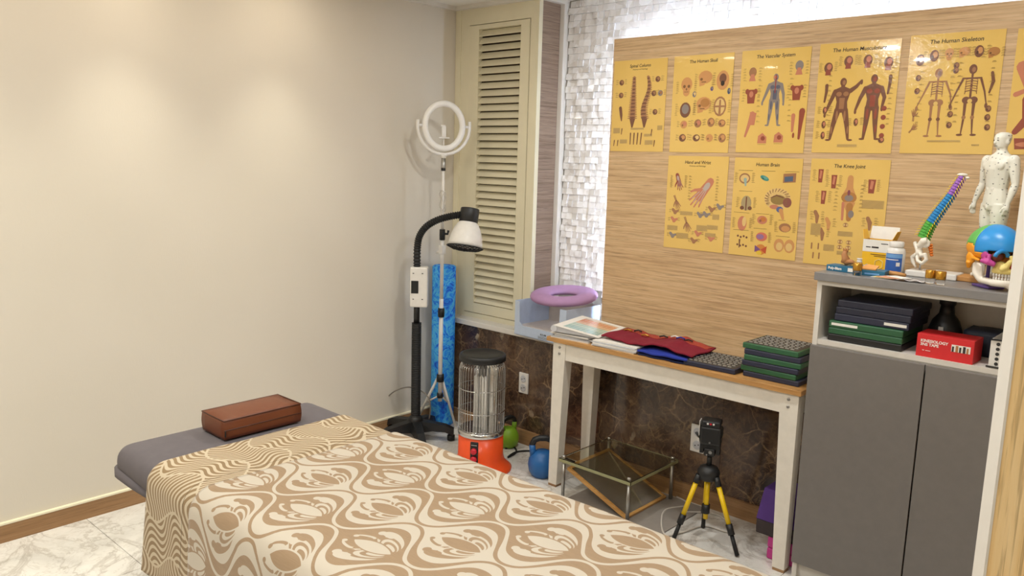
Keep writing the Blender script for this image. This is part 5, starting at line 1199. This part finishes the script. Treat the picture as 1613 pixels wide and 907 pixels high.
mb.tube([(.050+.040*math.cos(t_), .036*math.sin(t_), .066) for t_ in [-1.5+3*k/12 for k in range(13)]], .010, 8); mb.tube([(.088, .010, .118), (.098, .006, .100)], .006, 8); mb.tube([(.088, -.010, .118), (.098, -.006, .100)], .006, 8)
mb.ball((.064, .022, .080), (.024, .018, .018), 10, 8); mb.ball((.064, -.022, .080), (.024, .018, .018), 10, 8)
fuse(mb, 'upper_jaw', 'sk_yellow')
MB().ball((.088, 0, .088), (.011, .010, .014), 10, 8).build('nasal_cavity', 'sk_red', sk)
mb = MB().tube([(.048+.042*math.cos(t_), .039*math.sin(t_), .026) for t_ in [-1.45+2.9*k/14 for k in range(15)]], .012, 10)
for s_ in (-1, 1): mb.tube([(.050, s_*.038, .027), (.016, s_*.050, .030), (-.004, s_*.056, .050), (-.010, s_*.058, .084)], [.012, .012, .012, .007], 8); mb.tube([(.016, s_*.050, .030), (.014, s_*.054, .08)], [.010, .005], 8); mb.ball((.004, s_*.054, .056), (.020, .008, .030), 10, 8)
mb.ball((.094, 0, .019), (.010, .016, .012), 10, 8); fuse(mb, 'lower_jaw', 'bone')
mb = MB()
for z0, z1, R_ in ((.0475, .0575, .042), (.0365, .0465, .041)):
    for k in range(13):
        t_ = -1.3+2.6*k/12; mb.ball((.048+R_*math.cos(t_), (R_-.003)*math.sin(t_), (z0+z1)/2), (.0040, .0040, .0068), 8, 6)
mb.build('teeth', 'white_plastic', sk)
MB().box(-.055, .030, -.03, .03, 0, .008, .003).build('base', 'sk_purple', sk)
MB().tube([(-.02, 0, .01), (-.02, 0, .095)], .006, 10).build('post', 'sk_purple', sk)
# --- small things along the front of the cabinet top
def rbox(name, label, cat, c, d, mat, rz=0, bev=.002, group=None):
    o = MB().box(-d[0]/2, d[0]/2, -d[1]/2, d[1]/2, 0, d[2], bev).build(name, mat, None, c); o.rotation_euler.z = rz; return tag(o, label, cat, group)
p = at_top(1312, 428); tb_ = thing('teal_carton', 'flat teal carton with white lettering at the cabinet corner', 'carton', (-1.082, 3.05, T), -.10)
MB().box(-.055, .055, -.032, .032, 0, .022, .001).build('carton', 'teal_box', tb_); text('lettering', 'Poly-Blam', .013, 'white_ink', tb_, (-.048, -.0325, .007), align='LEFT', bold=.0005)
MB().box(.028, .050, -.0326, -.032, .004, .018).build('label_patch', 'paper', tb_)
t2 = thing('teal_carton', 'second teal carton lying flat beside the first one', 'carton', (-.972, 3.028, T), .10); MB().box(-.042, .048, -.035, .035, 0, .020, .001).build('carton', 'teal_box', t2); MB().box(-.02, .03, -.0356, -.035, .006, .011).build('print', 'label_light', t2)
ft = MB(); ft.tube([(0, 0, .008), (.004, 0, .024), (-.004, .002, .040), (.0, .002, .054)], [.014, .015, .011, .008], 10); ft.tube([(.004, -.002, .012), (.028, -.006, .016), (.040, -.006, .012)], [.012, .009, .006], 8)
for k in range(3): ft.tube([(-.006+.006*k, .002, .05), (-.009+.008*k, .002, .064)], [.004, .0025], 6)
tag(ft.build('wooden_hand', 'tan_wood_dark', None, (-1.085, 3.052, T+.0225)), 'small carved wooden hand on the teal carton', 'carving')
for k, (x_, y_, dx_, dy_, lb, mt) in enumerate(((-1.040, 3.070, .05, .04, 'crumpled clear plastic wrapper on the teal carton', 'foil'),)):
    def fn(u_, v_): x2, y2 = (u_-.5)*dx_, (v_-.5)*dy_; return (x2, y2, .006+.004*math.sin(x2*230+y2*90)+.003*math.sin(y2*310)), (u_, v_)
    o = MB().grid(fn, 14, 12).build('plastic_wrapper', mt, None, (x_, y_, T+.0235)); md = o.modifiers.new('thickness', 'SOLIDIFY'); md.thickness = .002; tag(o, lb, 'wrapper')
mb = MB().lathe([(.010, 0), (.010, .006), (.007, .010), (.010, .012), (.010, .015)], 14); tag(mb.build('plastic_stopper', 'white_plastic', None, (-1.046, 3.098, T+.034)), 'small white plastic stopper on the wrapper', 'stopper')
o = MB().add([(-.03, -.018, 0), (.032, -.022, .002), (.030, .020, .010), (-.012, .026, .012), (-.03, -.018, .004), (.032, -.022, .006), (.030, .020, .014), (-.012, .026, .016)], [(3, 2, 1, 0), (4, 5, 6, 7), (0, 1, 5, 4), (1, 2, 6, 5), (2, 3, 7, 6), (3, 0, 4, 7)]).build('kraft_leaf', 'kraft_leaf', None, (-.985, 3.020, T+.0205)); tag(o, 'orange folded paper piece on the second teal carton', 'paper')
tag(MB().tube([(-.055, .012, .008), (-.02, .0, .009), (.02, -.004, .009), (.055, -.010, .008)], [.006, .009, .009, .006], 8).build('wooden_stick', 'tan_wood', None, (-.925, 3.075, T)), 'rough tan wooden stick lying by the bottle', 'stick')
def jar(c, label):
    o = thing('glass_jar', label, 'jar', c, 0, 'small glass jars with gold lids')
    MB().lathe([(.014, 0), (.0155, .002), (.0155, .016), (.013, .018)], 20).build('glass', 'clear_glass', o)
    MB().lathe([(.0158, .018), (.0165, .020), (.0165, .044), (.015, .046)], 24).build('lid', 'gold', o)
jar((-1.008, 2.972, T), 'small jar with gold lid in front of the teal cartons')
jar((-.768, 2.985, T), 'small gold lidded jar by the spine stand, left of the pair')
jar((-.733, 2.975, T), 'small gold lidded jar by the spine stand, right of the pair')
fan = thing('card_fan', 'fanned stack of yellow, orange and pink cards on the cabinet front', 'cards', (-.905, 2.978, T))
for k, mt in enumerate(('paper_grey', 'yellow_card', 'orange_card', 'pink_card', 'orange_card', 'paper')):
    o = MB().box(-.035, .035, -.022, .022, 0, .0016).xf(Matrix.Translation((.012*k-.02, .010-.003*k, .0018*k)) @ Matrix.Rotation(-.10*k, 4, 'Z')).build('card', mt, fan)
def fn(u_, v_): x2, y2 = (u_-.5)*.085, (v_-.5)*.05; return (x2, y2, .004+.0022*math.sin(x2*150+y2*60)+.0015*math.sin(y2*210)), (u_, v_)
o = MB().grid(fn, 18, 12).build('plastic_packet', 'foil', None, (-.822, 2.972, T+.0015)); md = o.modifiers.new('thickness', 'SOLIDIFY'); md.thickness = .002; tag(o, 'crinkled clear packet of pale tablets beside the jars', 'packet')
